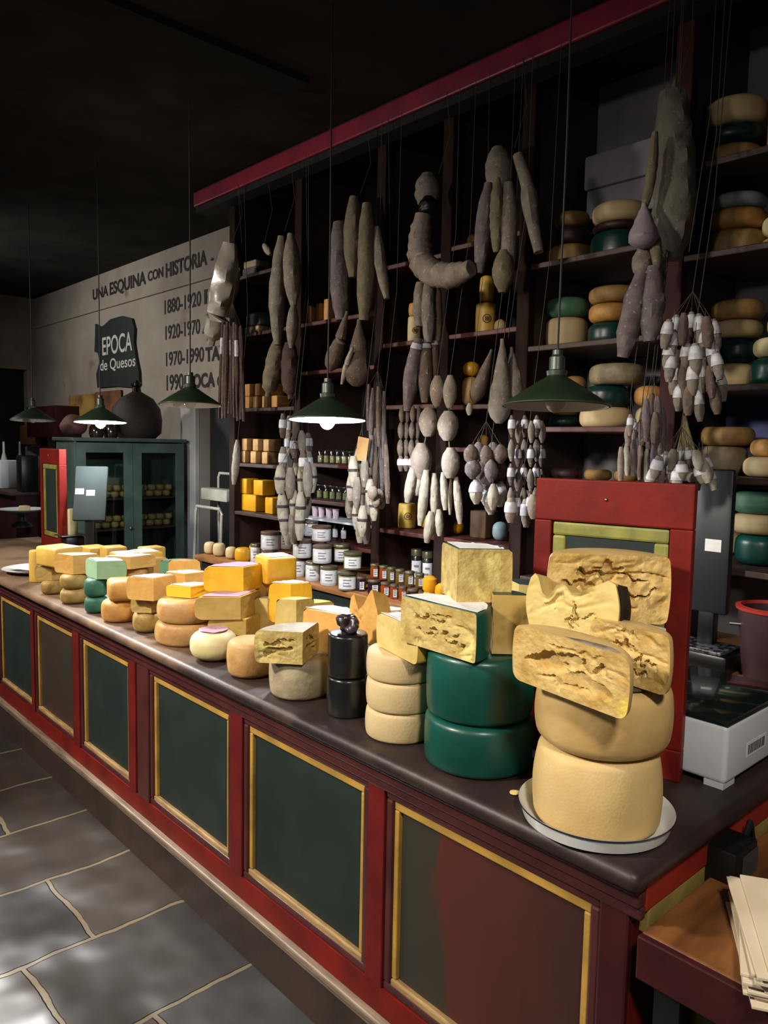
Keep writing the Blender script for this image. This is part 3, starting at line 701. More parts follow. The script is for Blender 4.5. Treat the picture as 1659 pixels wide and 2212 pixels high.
wheel('orange wheel hidden low under the orange half piece', Vector((aty(285, 1240, 1.64).x, 1.665, .93)), .055, .128, c_orange)
for px, yt, Yf, w, rd, ps, lab in [(332, 1207, 1.745, 36, c_orange, p_or, 'orange wedge behind the orange half piece'), (386, 1212, 1.72, 46, c_pgreen, c_pgreen, 'pale mint green wedge in front of the blue cloth'), (398, 1212, 1.62, 40, c_tan, p_or, 'tan wedge beside the mint green one'), (400, 1240, 1.52, 56, c_yel2, p_or, 'broad yellow wedge with white top behind the pale yellow one'), (448, 1246, 1.70, 40, c_peach, p_or, 'small peach wedge behind the bright yellow pieces')]:
    Q_(lab, px, yt, yt+40, w, rd, ps, .93, Yf, 28, 150, m_paper if ('white' in lab) else None, cr=.003)
# bright yellow pieces with lilac labels
o, P, Rr, h = Q_('lower pale yellow wedge below the lilac labelled pieces', 532, 1338, 1392, 84, c_yel2, p_dull, .93, 1.49, 60, 172, None, cr=.004); z = .93+h
o, P, Rr, h = Q_('yellow rinded half with brown cut side and lilac label', 520, 1290, 1338, 98, c_yellow, p_dull, z+.001, 1.47, 62, 176, m_paperl, cr=.003, er=.02); z += h+.001
o, P, Rr, h = Q_('bright yellow wedge with lilac and white label, highest of the group', 526, 1226, 1270, 86, c_yellow, p_byel, z+.001, 1.53, 48, 172, m_paperl, cr=.002)
o, P, Rr, h = Q_('orange yellow wedge under the bright yellow block', 560, 1262, 1312, 52, c_orange, p_or, 1.03, 1.62, 20, 150, None, cr=.003)
wheel('orange wheel supporting the bright yellow block', Vector((P.x+.0, P.y+.08, .93)), .075, .098, c_orange)
o = block('bright yellow block with pale top above the orange wedge', Vector((P.x, P.y+.075, 1.03+h+.002)), .125, .13, .105, -.2, c_yellow, .012)
link('paper_label', BX(-.05, .05, -.05, .05, 0, .0015), m_paper, o, (0, 0, .1058), smooth=False)
o, P, Rr, h = Q_('glossy yellow half piece with white paper right of the yellow block', 628, 1262, 1300, 50, c_yellow, p_byel, 1.02, 1.66, 20, 165, m_paper, cr=.002)
wheel('dull yellow wheel under the glossy yellow half piece', Vector((P.x+.03, P.y+.075, .93)), .08, .089, c_yel2)
for px, yt, Yf, w, lab in [(578, 1293, 1.60, 34, 'mottled pale wedge low behind the grey wedge'), (640, 1296, 1.52, 48, 'pale cut wedge leaning in front of the yellow half piece'), (672, 1304, 1.62, 60, 'pale yellow wedge right of the leaning one')]:
    Q_(lab, px, yt, yt+40, w, c_grey if 'mottled' in lab else c_yel2, p_pale, .93, Yf, 30, 165, None, cr=.004)
# big white topped half, jagged orange chunk and neighbours
P = aty(702, 1400, 1.455); h = zat(P.x, P.y, 1322, 1.1)-.93
o = sector('tall orange pasted half wheel with white top behind the black cylinders', Vector((P.x, P.y, .93)), 66/ppm(P), h, 12, 192, c_yel2, M('orange_crumb_paste', '#d6a55a', '#c48f45', .65, 14, bump=.4), name='cheese_half', cr=.007, er=.012, seed=61)
toplabel(o, 66/ppm(P), h, 12, 192, m_paper, .92)
P0, P1 = aty(758, 1350, 1.50), aty(813, 1350, 1.47); s = 1/ppm(P0)
z = aty(780, 1385, 1.48).z
chunk('jagged orange broken chunk behind the black cylinders', P0, P1, z, [(0, 84*s), (.12, 92*s), (.3, 62*s), (.5, 78*s), (.75, 112*s), (.82, 116*s), (.95, 86*s), (1, 78*s)], .05, p_or, cr=.012, seed=9)
wheel('cream wheel supporting the jagged orange chunk', Vector((P0.x+.045, 1.525, .93)), .05, max(.03, z-.931), c_cream)
Q_('white topped orange wedge behind the cream stack', 836, 1322, 1360, 56, c_yel2, p_or, .93, 1.67, 25, 150, m_paper, cr=.004)
P = aty(1120, 1300, 1.78); 
wheel('dark green waxed wheel standing behind the green tower', Vector((P.x, P.y+.05, .93)), .12, .17, c_gwaxd)
sector('pale wedge on the wheel behind the green tower', Vector((P.x, P.y, 1.101)), .11, zat(P.x, P.y, 1262, 1.2)-1.101, 20, 150, c_gwaxd, p_pale, cr=.004)
P = aty(1120, 1275, 1.95); block('low cream slab lying behind the green tower', Vector((P.x, 1.90, .93)), .16, .1, .06, .1, c_cream)

# ------------------------------------------------------------------ hanging lamps over the counter
m_enam_g = M('green_enamel', '#33452f', '#2b3b2a', .4, 6, coat=.2)
m_lin = M('lamp_lining', '#e4e4dc', rough=.4)
m_brass = M('lamp_socket', '#4a5048', rough=.4, metal=.6)
m_bulb_off = M('frosted_bulb', '#cdc7b4', rough=.3)
m_bulb_on = emit('lit_bulb', '#eef6ff', LAMP_W)
for px, py, w, on, lab in [(1200, 878, 228, 0, 'unlit green enamel lamp on the right, nearest the camera'), (707, 907, 170, 1, 'brightly lit enamel lamp hanging above the middle of the counter'), (411, 875, 132, 0, 'unlit dark green lamp in front of the painted lettering'), (217, 912, 117, 1, 'lit enamel lamp in front of the green glazed cabinet'), (71, 908, 104, 0, 'unlit lamp furthest left, in front of the dark doorway')]:
    P = aty(px, py, 2.0); R = .164
    L = tag(empty('pendant_lamp', (P.x, 2.0, P.z)), lab, 'lamp', 'enamel lamps above the counter')
    pr = [(R, 0), (R*.985, .006), (R*.62, .046), (R*.30, .080), (R*.19, .090), (R*.17, .098)]
    bm = LT(pr, 48); bmesh.ops.solidify(bm, geom=bm.faces[:], thickness=.0015); link('shade', bm, m_enam_g, L)
    bm = LT([(q*.985-.002, z-.002) for q, z in pr[:5]]+[(0, .087)], 48); link('shade_lining', bm, m_lin, L)
    link('rim', LT([(R-.001, -.002), (R+.003, 0), (R+.002, .003), (R-.002, .002), (R-.001, -.002)], 48), m_enam_g, L)
    link('socket', LT([(0, .094), (.030, .094), (.032, .108), (.024, .112), (.024, .150), (.016, .158), (.016, .172), (0, .175)], 20), m_brass, L)
    link('cord', TB([(0, 0, .17), (.004, 0, .8), (0, 0, 3.448-P.z)], .0035, 6), m_wire, L)
    b = bmesh.new(); bmesh.ops.create_uvsphere(b, u_segments=16, v_segments=10, radius=.034)
    zb = .002 if on else -.004
    ob = link('bulb', b, m_bulb_on if on else m_bulb_off, L, (0, 0, zb if on else .022)); ob.scale = (1, 1, 1.25)
    tl = Matrix.Rotation(math.radians(-3.0), 3, Vector((P.y, -P.x, 0)).normalized()).to_euler()
    for ch in L.children:
        if not ch.name.startswith('cord'): ch.rotation_euler = tl

# ------------------------------------------------------------------ red framed end screens standing on the counter
def screen(lab, A, B, zt, z0, th=.032):
    w = (Vector((B.x-A.x, B.y-A.y, 0))).length
    r = tag(empty('framed_screen', ((A.x+B.x)/2, (A.y+B.y)/2, z0), math.atan2(B.y-A.y, B.x-A.x)), lab, 'screen')
    h = zt-z0; a = -w/2; b = w/2
    bm = bmesh.new(); box(bm, a, b, 0, th, h-.104, h, .004); box(bm, a, b, 0, th, 0, .075, .004); box(bm, a, a+.044, 0, th, .075, h-.104, .003); box(bm, b-.05, b, 0, th, .075, h-.104, .003)
    link('frame', bm, m_redb, r, smooth=False)
    bm = bmesh.new(); frame4(bm, a+.046, b-.052, .08, h-.106, .034, .006, th-.004, .006)
    link('inner_moulding', bm, M('moss_gold_paint', '#8f8a3d', '#5f6230', .5, 14, .3, .7, bump=.3, bscale=50), r, smooth=False)
    link('panel', BX(a+.08, b-.085, .012, th-.008,   .11, h-.13), m_green, r, smooth=False)
    b2 = bmesh.new(); bmesh.ops.create_uvsphere(b2, u_segments=10, v_segments=6, radius=.0045); link('screw', b2, m_metal, r, (-.01, -.001, h-.045))
    return r
A = aty(1158, 1036, 1.575); B = aty(1503, 1042, 1.665)
screen('large red framed screen with mossy gold moulding behind the plate tower', A, B, (A.z+B.z)/2, .9305)
A = aty(85, 972, 1.86); B = aty(127, 972, 1.86)
screen('small looking red framed screen at the far left end of the counter', A, B, 1.622, .9305, .05)

# ------------------------------------------------------------------ white scale on the counter's end
sc = tag(empty('counter_scale', (-.82, 1.872, .931)), 'white counter scale with dark glass top beside the red screen', 'scale')
bm = bmesh.new(); box(bm, -.145, .115, -.168, .19, .012, .150, .012, 3); link('body', bm, m_white, sc)
for x in (-.12, .085):
    for y in (-.14, .15): link('foot', BX(x-.02, x+.025, y-.025, y+.035, 0, .014), m_white, sc, smooth=False)
link('glass_plate', BX(-.15, .118, -.172, .2, .152, .166, bev=.004), M('dark_glass', '#101a1a', rough=.06, coat=.5), sc)
st = link('sticker', BX(.1152, .116, -.06, .05, .05, .085), m_paper, sc, smooth=False)
bm = bmesh.new()
x = -.052
while x < .040:
    wv = random.choice([.002, .003, .005]); box(bm, .1161, .1165, x, x+wv, .056, .079); x += wv+random.choice([.002, .003])
link('printed_marks', bm, M('print_ink', '#3a3b48', rough=.8), st, smooth=False)

# tall dark display behind the scale, on the back cupboard
P0, P1 = aty(1508, 1045, 2.78), aty(1548, 1050, 2.78); Pb = aty(1575, 1330, 2.78)
t = tag(empty('till_display', (aty(1530, 1300, 2.78).x, 2.78, .901)), 'tall dark till display standing behind the red screen', 'till')
bm = bmesh.new(); box(bm, -.07, .075, -.02, .02, .20, .73, .012, 2); o = link('display', bm, M('till_grey', '#1c1f24', '#17191d', .45, 6), t); 
link('label', BX(-.015, .045, -.0215, -.0205, .43, .475), m_paper, t, smooth=False)
link('neck', BX(-.03, .03, -.015, .03, .06, .24, bev=.006), m_black, t); link('base', BX(-.14, .12, -.1, .12, 0, .07, bev=.012), m_black, t)
link('keypad', BX(-.125, .1, -.1, .06, .068, .084, bev=.006), M('grey_keys', '#55565c', '#1c1d20', .3, 45, .45, .55, bump=1, bscale=60), t)
P = aty(1652, 1318, 2.74); zr = P.z
bk = tag(empty('red_rimmed_bucket', (P.x+.02, 2.78, .901)), 'dark maroon bucket with a bright red rim at the right edge', 'bucket')
hb = zr-.901
link('body', LT([(0, 0), (.085, 0), (.095, .02), (.118, hb-.01), (.118, hb), (.11, hb), (.085, .012), (0, .01)], 36), M('bucket_maroon', '#3a2226', '#2c1a1e', .45, 5), bk)
link('rim', LT([(.108, hb), (.126, hb-.002), (.128, hb+.008), (.110, hb+.012), (.108, hb)], 36), M('rim_red', '#a5352a', rough=.4), bk)
tag(link('metal_skewer', TB([aty(1576, 1346, 2.7), aty(1622, 1350, 2.72)], .006, 8), m_metal), 'bright metal rod lying beside the bucket', 'rod')

# packing table at the counter's end
tb = tag(empty('packing_table', (-.3, 1.6, 0)), 'brown wooden packing table against the red end of the counter', 'table')
def tp(n, bm, mat): o = link(n, bm, mat, tb, smooth=False); o.location = (.3, -1.6, 0); return o
m_ttop = M('rich_brown_wood', '#80522b', '#4e2d17', .42, 5, .32, .68, bump=.25, stretch=(3.5, .8, 3), speck='#3a2212', sscale=7, sth=.5)
tp('tabletop', BX(-.668, .35, 1.285, 2.25, .775, .80, bev=.004), m_ttop)
tp('apron', BX(-.668, .35, 1.268, 1.2845, .715, .799, bev=.003), m_maroon)
tp('side_panel', BX(-.60, .33, 1.36, 1.38, .05, .70), M('mustard_panel', '#6e5a32', '#4f4526', .6, 5))
for x in (-.645, .28):
    tp('leg', BX(x, x+.05, 1.30, 1.35, 0, .70), m_black); tp('leg', BX(x, x+.05, 2.17, 2.22, 0, .70), m_black)
m_cp = M('cream_card', '#cdbfa6', '#bfae92', .8, 8)
n = 0
for k in range(11):
    P = atz(1752, 2085, .80)
    o = link('wrapping_sheet', BX(-.11, .15, -.15, .15, 0, .0055, bev=.001), m_cp, None, (P.x+random.uniform(-.014, .014), P.y+random.uniform(-.012, .012), .8008+k*.0062), (0, 0, .5+random.uniform(-.09, .09)), smooth=False)
    tag(o, 'cream wrapping sheet in the loose stack on the wooden table', 'paper', 'stack of cream wrapping sheets')
P = atx(1560, 1812, CX1+.03)
o = empty('card_terminal', (CX1+.052, P.y, min(P.z-.05, .80))); tag(o, 'black card terminal box wedged between counter end and table', 'terminal')
link('body', BX(-.035, .035, -.06, .05, -.02, .07, bev=.008), m_black, o); link('screen', BX(.0355, .037, -.03, .045, .0, .055), M('terminal_screen', '#3a3d42', rough=.2), o)
link('cable', TB([(0, .05, .03), (0, .09, .08), (0, .11, .03), (0, .14, -.02)], .007, 6), m_black, o)

# ------------------------------------------------------------------ far left end: plates, cloth, monitor, small scale
P = atz(28, 1240, .93)
pp = tag(link('oval_plate', LT([(0, 0), (.10, 0), (.17, .022), (.175, .026), (.10, .010), (0, .008)], 36), m_enamel, None, (P.x, P.y+.12, .9305)), 'white plate with paper and cheese at the counter end, left edge', 'plate')
tag(link('paper_sheet', BX(-.10, .11, -.09, .09, 0, .004, bev=.001), m_paper, None, (P.x+.0, P.y+.11, .9585), (.0, .0, .4), smooth=False), 'crumpled white paper on the left edge plate', 'paper')
block('small pale cheese piece on the left edge plate', Vector((P.x+.03, P.y+.15, .963)), .07, .06, .03, .4, c_cream)
P = aty(48, 1170, 2.12)
st = tag(empty('cake_stand', (P.x, 2.12, .931)), 'white plate on a dark stand left of the far red screen', 'plate')
hz = max(.12, P.z-.931)
link('plate', LT([(0, hz), (.12, hz), (.19, hz+.03), (.195, hz+.034), (.12, hz+.01), (0, hz+.008)], 36), m_enamel, st)
link('foot', LT([(0, 0), (.09, 0), (.08, .02), (.03, .05), (.03, hz-.001), (0, hz-.001)], 24), m_black, st)
block('pale cheese piece on the raised white plate', Vector((P.x+.08, 2.12, .931+hz+.012)), .08, .07, .055, .2, c_cream)
# monitor
P = aty(192, 1075, 1.97)
mo = tag(empty('till_monitor', (P.x, 1.97, .931), 1.0), 'grey tilted till monitor seen from behind, beside the far red screen', 'monitor')
o = link('casing', BX(-.105, .105, -.015, .015, -.02, .36, bev=.01), M('monitor_grey', '#343a39', '#2b3130', .8, 5, spec=.2), mo, (0, 0, .24), (-.35, 0, 0))
for x, z in [(-.07, .18), (.0, .17)]: link('label', BX(x-.025, x+.03, -.0165, -.0155, z-.02, z+.02), m_paper, o, smooth=False)
link('stand', BX(-.03, .03, .0, .05, .01, .27, bev=.006), m_black, mo); link('base', BX(-.05, .05, -.03, .04, 0, .014, bev=.004), m_black, mo)
P = aty(158, 1145, 1.95)
sm = tag(empty('small_scale', (P.x, 1.94, .931)), 'small cream scale with steel tray at the far end of the counter', 'scale')
link('housing', BX(-.05, .045, -.03, .03, .10, max(.2, P.z-.931+.15), bev=.01), M('cream_plastic', '#c9c29a', rough=.5), sm)
link('body', BX(-.06, .08, -.07, .06, 0, .10, bev=.01), m_black, sm); link('tray', BX(-.05, .09, -.10, .07, .105, .113, bev=.003), m_metal, sm)
# blue cloth
P = aty(388, 1182, 1.935)
bm = bmesh.new(); bmesh.ops.create_grid(bm, x_segments=36, y_segments=30, size=.5)
for v in bm.verts:
    x, y = v.co.x*.34, v.co.y*.15; e = min(1, (.5-abs(v.co.x))*5, (.5-abs(v.co.y))*5); e = max(0, e)**.5
    z = .115*e+.02*noise.noise(Vector((x*16, y*9, 1)))*(1 if e > .05 else 0)+.012*noise.noise(Vector((x*45, y*14, 5)))*e
    v.co = Vector((x, y, max(.002, z)))
tag(link('folded_cloth', bm, M('pale_denim', '#7f97ab', '#5f7a92', .85, 9, bump=.4, bscale=120), None, (P.x, 1.935, .9305), (0, 0, .0)), 'pale blue folded cloth heaped at the rear of the counter', 'cloth')

# ------------------------------------------------------------------ green glazed cabinet by the doorway, face towards the camera's side
XC = -6.22
y0, y1 = XC/(-2.67)-.02, 3.27; zt = 1.675
gc = tag(empty('glazed_cabinet', (XC-.2, (y0+y1)/2, 0)), 'green two door glazed cabinet beside the white pilaster', 'cabinet')
G0 = Vector((-(XC-.2), -(y0+y1)/2, 0))
m_cg = M('cabinet_green', '#46594e', '#34443c', .5, 7, bump=.3)
m_pane = glass('window_glass', '#dfe6e2', .05)
def gp(n, bm, mat, parent=gc, smooth=False):
    o = link(n, bm, mat, parent, smooth=smooth)
    if parent is gc: o.location = G0
    return o
bm = bmesh.new(); box(bm, XC-.42, XC-.40, y0, y1, .1, zt); box(bm, XC-.42, XC, y0, y0+.02, .1, zt); box(bm, XC-.42, XC, y1-.02, y1, .1, zt); box(bm, XC-.42, XC, y0, y1, .1, .14)
gp('carcass', bm, m_cg); gp('top_board', BX(XC-.44, XC+.02, y0-.02, y1+.02, zt, zt+.03, bev=.006), m_cg)
for z in (.62, .94, 1.20): gp('shelf', BX(XC-.40, XC-.03, y0+.02, y1-.02, z-.012, z), m_wood)
ym = (y0+y1)/2
for a, b in ((y0+.01, ym-.002), (ym+.002, y1-.01)):
    bm = bmesh.new()
    box(bm, XC, XC+.022, a, b, zt-.09, zt-.01); box(bm, XC, XC+.022, a, b, .12, .30); box(bm, XC, XC+.022, a, a+.075, .30, zt-.09); box(bm, XC, XC+.022, b-.075, b, .30, zt-.09)
    d = gp('door', bm, m_cg); gp('pane', BX(XC+.009, XC+.012, a+.07, b-.07, .295, zt-.085), m_pane, d)
gp('door_knob', LT([(0, 0), (.01, 0), (.012, .02), (0, .024)], 12, c=(0, 0, 0)), m_metal)
bpy.data.objects['door_knob'].location = (.222, -.03, .95); bpy.data.objects['door_knob'].rotation_euler = (0, PI/2, 0)
for gname, z, c1 in (('upper', 1.20, c_tan), ('lower', .94, c_tan)):
    for row in (0, 1):
        k = 0; y = y0+.07+row*.02
        while y < y1-.06:
            o = link('small_cheese', wheel_bm(.036, .052, er=.012, seg=16), c1, None, (XC-.14-.01*row, y, z+.001+row*.0525)) if (k == 0 and row == 0 and gname == 'upper') else None
            if o: proto = o
            else:
                o = proto.copy(); COL.objects.link(o); o.location = (XC-.14, y, z+.001+row*.0525)
            tag(o, 'small round tan cheese on the %s shelf behind the green cabinet glass' % gname, 'cheese', 'small cheeses on the %s cabinet shelf' % gname)
            y += .079; k += 1
# demijohn and bottles on the cabinet
P = aty(312, 945, 2.78); zc = zt+.031
dj = tag(empty('wicker_demijohn', (-6.42, 2.93, zc)), 'big dark wicker demijohn on top of the green cabinet', 'demijohn')
link('body', LT([(0, 0), (.15, 0), (.20, .05), (.215, .16), (.20, .26), (.14, .345), (.06, .39), (.045, .40), (0, .40)], 36, wob=.06), M('dark_wicker', '#1d1613', '#2b211b', .6, 18, bump=.9, bscale=90, stretch=(1, 1, 4)), dj)
link('neck', LT([(0, .395), (.04, .395), (.034, .44), (.048, .455), (.048, .475), (.03, .48), (.028, .50), (0, .50)], 20), M('dark_bottle_glass', '#100d0b', rough=.12, coat=.4), dj)
for k, (y, h) in enumerate([(2.67, .20), (2.54, .16)]):
    b = tag(link('glass_flask', LT([(0, 0), (.05, 0), (.06, .03), (.055, h*.55), (.02, h*.8), (.018, h), (0, h)], 20), M('amber_glass', '#2a2014', rough=.08, coat=.6), None, (-6.36+.02*k, y, zc)), ['dark glass flask beside the demijohn on the cabinet', 'shorter dark flask at the left of the first flask on the cabinet'][k], 'bottle')
bm = bmesh.new(); bmesh.ops.create_icosphere(bm, subdivisions=4, radius=.105)
for v in bm.verts: v.co *= 1+.35*noise.noise(v.co*7); v.co.z = max(0, v.co.z*.85+.10)
P = aty(152, 955, 2.36)
tag(link('ham_bundle', bm, M('reddish_ham', '#6b4038', '#5a3a30', .7, 7, bump=.5), None, (-6.42, 2.375, zc)), 'reddish brown rounded bundle on the left end of the cabinet top', 'bundle')
# brown poster strip on the wall behind
for px0, px1, py0, py1, lab, ca, cb_ in [(150, 205, 850, 905, 'brown and yellow poster left on the wall below the sign', '#6b4a2a', '#a5843c'), (207, 262, 842, 905, 'reddish brown poster on the wall right below the sign', '#4d2c1f', '#7d4b30')]:
    A = aty(px0, py1, YW-.02); B = aty(px1, py0, YW-.02)
    tag(link('poster', BX(0, B.x-A.x, 0, .012, 0, abs(B.z-A.z)), M('poster_'+ca[1:], ca, cb_, .8, 3.5, .4, .6), None, (A.x, YW-.025, min(A.z, B.z)), smooth=False), lab, 'poster')
# coffee corner at the far left
P = aty(40, 1100, 2.45); X = P.x; BT = aty(40, 1064, 2.3).z
bb = tag(empty('back_bar', (X, 2.5, 0)), 'dark red back bar at the far left under the black doorway', 'bar')
bm = bmesh.new(); box(bm, -1.0, .42, -.2, .25, 0, BT-.04); link('body', bm, m_maroon, bb, smooth=False); link('top', BX(-1.02, .44, -.24, .27, BT-.04, BT, bev=.008), m_wood, bb)
bz = BT+.001
def onbar(px, w, h, lab, nm, cat, mat, d=.2, kind='box', y=2.42):
    P = aty(px, 1040, y); ww = w/ppm(P); hh = h/ppm(P)
    if kind == 'box': o = link(nm, BX(-ww/2, ww/2, -d/2, d/2, 0, hh, bev=.012), mat, None, (P.x, y, bz))
    else: o = link(nm, LT([(0, 0), (ww/2, 0), (ww/2, hh*.55), (ww*.18, hh*.75), (ww*.16, hh), (0, hh)], 16), mat, None, (P.x, y, bz))
    return tag(o, lab, cat)
onbar(18, 46, 60, 'white appliance at the far left behind the counter', 'coffee_machine', 'appliance', m_white)
onbar(60, 34, 78, 'dark coffee grinder beside the white appliance', 'coffee_grinder', 'appliance', m_black, .16)
for k, (px, h, mt, lab) in enumerate([(10, 90, m_enamel, 'white bottle at the extreme left of the back bar'), (44, 96, m_metal, 'steel bottle between white appliance and grinder'), (88, 66, M('wine_glass_dark', '#3b1a1d', rough=.15), 'dark red bottle right of the coffee grinder'), (104, 52, m_enamel, 'short white bottle next to the dark red one')]):
    onbar(px, 14, h, lab, 'bottle', 'bottle', mt, kind='bottle', y=2.62)
P = aty(80, 940, 3.3); tag(link('wooden_box', BX(-.16, .16, -.08, .08, 0, .24, bev=.008), M('amber_wood', '#7d5127', '#5c3a1c', .6, 5), None, (P.x, 3.22, P.z-.12)), 'amber wooden wall box below the furthest lamp', 'box')
tag(link('wall_bracket', BX(-.18, .18, -.1, .1, 0, .02), m_wood, None, (P.x, 3.27, P.z-.142), smooth=False), 'small dark wall shelf under the amber box', 'shelf')
tag(link('maroon_cupboard', BX(-.5, .5, -.14, .14, 0, .36, bev=.008), m_maroon, None, (aty(108, 905, 3.2).x, 3.235, aty(108, 945, 3.2).z)), 'dark maroon wall cupboard left of the brown poster', 'cupboard')

# step ladder in the doorway
P = aty(468, 1190, 3.0); X0, X1 = aty(438, 1120, 3.02).x, aty(494, 1120, 3.02).x
ld = tag(empty('step_ladder', ((X0+X1)/2, 3.02, 0)), 'white tubular step ladder standing in the dark doorway', 'ladder')
m_lad = M('ladder_white', '#a8a698', '#8e8c80', .4, 6)
w = (X1-X0)/2
def ztop(py): return aty(466, py, 3.02).z
za, zb_, zc_, zd = ztop(1024), ztop(1096), ztop(1056), ztop(1082)
link('top_rail', TB([(-w*.8, .12, zb_), (-w*.8, .12, za-.03), (-w*.72, .12, za), (w*.9, .12, za), (w, .12, za-.03), (w, .12, 0)], .011, 8), m_lad, ld)
link('step', BX(-w, w, -.02, .10, zd, zc_, bev=.012), m_lad, ld)
link('front_rail', TB([(-w, -.10, 0), (-w, -.06, zb_-.04), (-w*.92, -.06, zb_), (w*.9, -.06, zb_), (w, -.06, zb_-.04), (w, -.10, 0)], .012, 8), m_lad, ld)
link('step', BX(-w, w, -.10, .04, .42, .45, bev=.008), m_lad, ld)
link('back_rail', TB([(-w*.8, .14, 0), (-w*.8, .12, zb_)], .011, 8), m_lad, ld)

# ------------------------------------------------------------------ jars on the back cupboard
m_jarw = M('white_glaze', '#c9c6c4', '#bcb8b6', .3, 6)
m_jarg = glass('jar_glass', '#e9ece0', .10)
m_lid = M('brown_lid', '#5e4a3d', '#4a392f', .4, 12)
m_lidg = M('olive_metal_lid', '#6f6a50', '#57523d', .35, 12, metal=.5)
m_pate = M('pale_pate', '#c8bd98', '#b0a47e', .6, 14)
m_label = M('printed_label', '#d6d6d8', '#c2c2c6', .6, 30, .45, .5)
m_ink2 = M('label_ink', '#6f6f78', rough=.8)
def band(bm, r, z0, z1, a0, a1, t=.0012, seg=14):
    vs = []
    for q in (r, r+t):
        for z in (z0, z1):
            vs.append([bm.verts.new((q*math.cos(a0+(a1-a0)*k/seg), q*math.sin(a0+(a1-a0)*k/seg), z)) for k in range(seg+1)])
    a, b, c, d = vs
    for k in range(seg):
        bm.faces.new((c[k], c[k+1], d[k+1], d[k])); bm.faces.new((a[k], b[k], b[k+1], a[k+1]))
        bm.faces.new((a[k], a[k+1], c[k+1], c[k])); bm.faces.new((b[k], d[k], d[k+1], b[k+1]))
def jar(label, px, z0, Y, w, h, body, lid, lab=True, group=None, hexa=False, fill=None, nm='jar', cat='jar'):
    P = aty(px, 1200, Y); R = w/2/ppm(P); hh = h/ppm(P); sg = 6 if hexa else 28
    o = tag(empty(nm, (P.x, Y, z0)), label, cat, group)
    lh = hh*.16
    pr = [(0, 0), (R*.95, 0), (R, .006), (R, hh-lh-.008), (R*.88, hh-lh-.001), (0, hh-lh-.001)]
    if fill:
        link('contents', LT([(0, .004), (R*.93, .004), (R*.93, (hh-lh)*.92), (0, (hh-lh)*.92)], sg), fill, o, smooth=not hexa)
        link('glass', LT(pr, sg), m_jarg, o, smooth=not hexa)
    else: link('body', LT(pr, sg), body, o, smooth=not hexa)
    link('lid', LT([(0, hh-lh), (R*1.02, hh-lh), (R*1.03, hh-.004), (R*.97, hh), (0, hh)], 28), lid, o)
    if lab:
        a = math.atan2(-Y, -P.x)
        if hexa: a = math.radians(60)*round(a/math.radians(60)-.5)+math.radians(30); 
        bm = bmesh.new(); q = .95
        if hexa:
            d = R*math.cos(PI/6)+.0006; box(bm, d, d+.001, -R*.46, R*.46, hh*.14, (hh-lh)*.78)
        else: band(bm, R+.0004, hh*.12, (hh-lh)*.86, -q, q)
        l = link('label', bm, m_label, o, (0, 0, 0), (0, 0, a), smooth=not hexa)
        bm = bmesh.new()
        for k in range(3):
            zz = hh*(.26+.15*k)
            if hexa: box(bm, d+.0012, d+.0016, -R*.28, R*.25, zz, zz+hh*.06)
            else: band(bm, R+.002, zz, zz+hh*.055, -.42, .40-.2*(k % 2), .0006, 8)
        link('lettering', bm, m_ink2, l, smooth=False)
    return o, hh, R
JZ = .9005
brown = lambda i: m_lid if i < 4 else m_lidg
YJ = 2.74
bot = [(552, 24, 36), (582, 36, 36), (613, 31, 40), (644, 33, 40), (676, 33, 39), (711, 39, 40), (751, 44, 42)]
names = ['small white jar at the left end of the lower jar row', 'white jar, second in the lower row', 'white jar with brown lid, third in the lower row', 'white jar with brown lid, fourth in the lower row', 'white jar with olive lid, fifth in the lower row', 'wide white jar, sixth in the lower row', 'clear clip jar with pale pate at the right end of the lower row']
hj = .12
for k, (px, w, h) in enumerate(bot):
    jar(names[k], px, JZ, YJ-.015*k if k else YJ+.03, w-1.5, 41, m_jarw, m_lid if 0 < k < 4 else m_lidg, fill=m_pate if k == 6 else None, group='white jars on the back cupboard')
zj = JZ+41/ppm(aty(650, 1200, YJ-.045))+.004
names = ['white jar with brown lid at the left of the upper jar row', 'white jar behind and between in the upper row', 'white jar with stamped label, centre of the upper row', 'broad white jar with label, right of centre in the upper row', 'pale glass pate jar half hidden in the upper row', 'clear clip jar of pate at the right of the upper row']
for k, (px, w, h, Y, f) in enumerate([(584, 42, 34, 2.74, 0), (617, 33, 36, 2.84, 0), (653, 42, 40, 2.70, 0), (696, 42, 41, 2.67, 0), (738, 36, 40, 2.78, 1), (762, 42, 40, 2.66, 1)]):
    jar(names[k], px, zj, Y, w-1, 38, m_jarw, m_lid if k < 4 else m_lidg, fill=m_pate if f else None, group='white jars on the back cupboard')
zj2 = zj+38/ppm(aty(650, 1200, 2.7))+.006
for k, (px, w, Y) in enumerate([(672, 30, 2.83), (694, 42, 2.74)]):
    jar(['cream labelled jar at the back of the topmost pair', 'white brown lidded jar topping the jar pile'][k], px, zj2, Y, w, 32, m_jarw, m_lid, group='white jars on the back cupboard')
m_honey = M('amber_honey', '#8a3d12', '#6e2c0d', .12, 8, coat=.5); m_jam = M('dark_jam', '#20131a', '#2b1720', .12, 8, coat=.5); m_olive = M('olive_preserve', '#5f4a1c', '#4b3a14', .12, 8, coat=.5)
low = [(781, 21, m_jam, 'dark jam jar at the left of the small jar row'), (809, 27, m_jam, 'wide dark jam jar, second of the small jar row'), (834, 21, m_honey, 'amber preserve jar, third of the small jar row'), (853, 18, m_honey, 'amber honey jar, fourth of the small jar row'), (872, 18, m_honey, 'bright amber jar with white label, fifth of the small row'), (894, 24, m_jam, 'dark jar at the right end of the small row')]
for k, (px, w, mt, lab) in enumerate(low):
    jar(lab, px, JZ, 2.69, w, 32, mt, m_lid, group='small preserve jars', hexa=True)
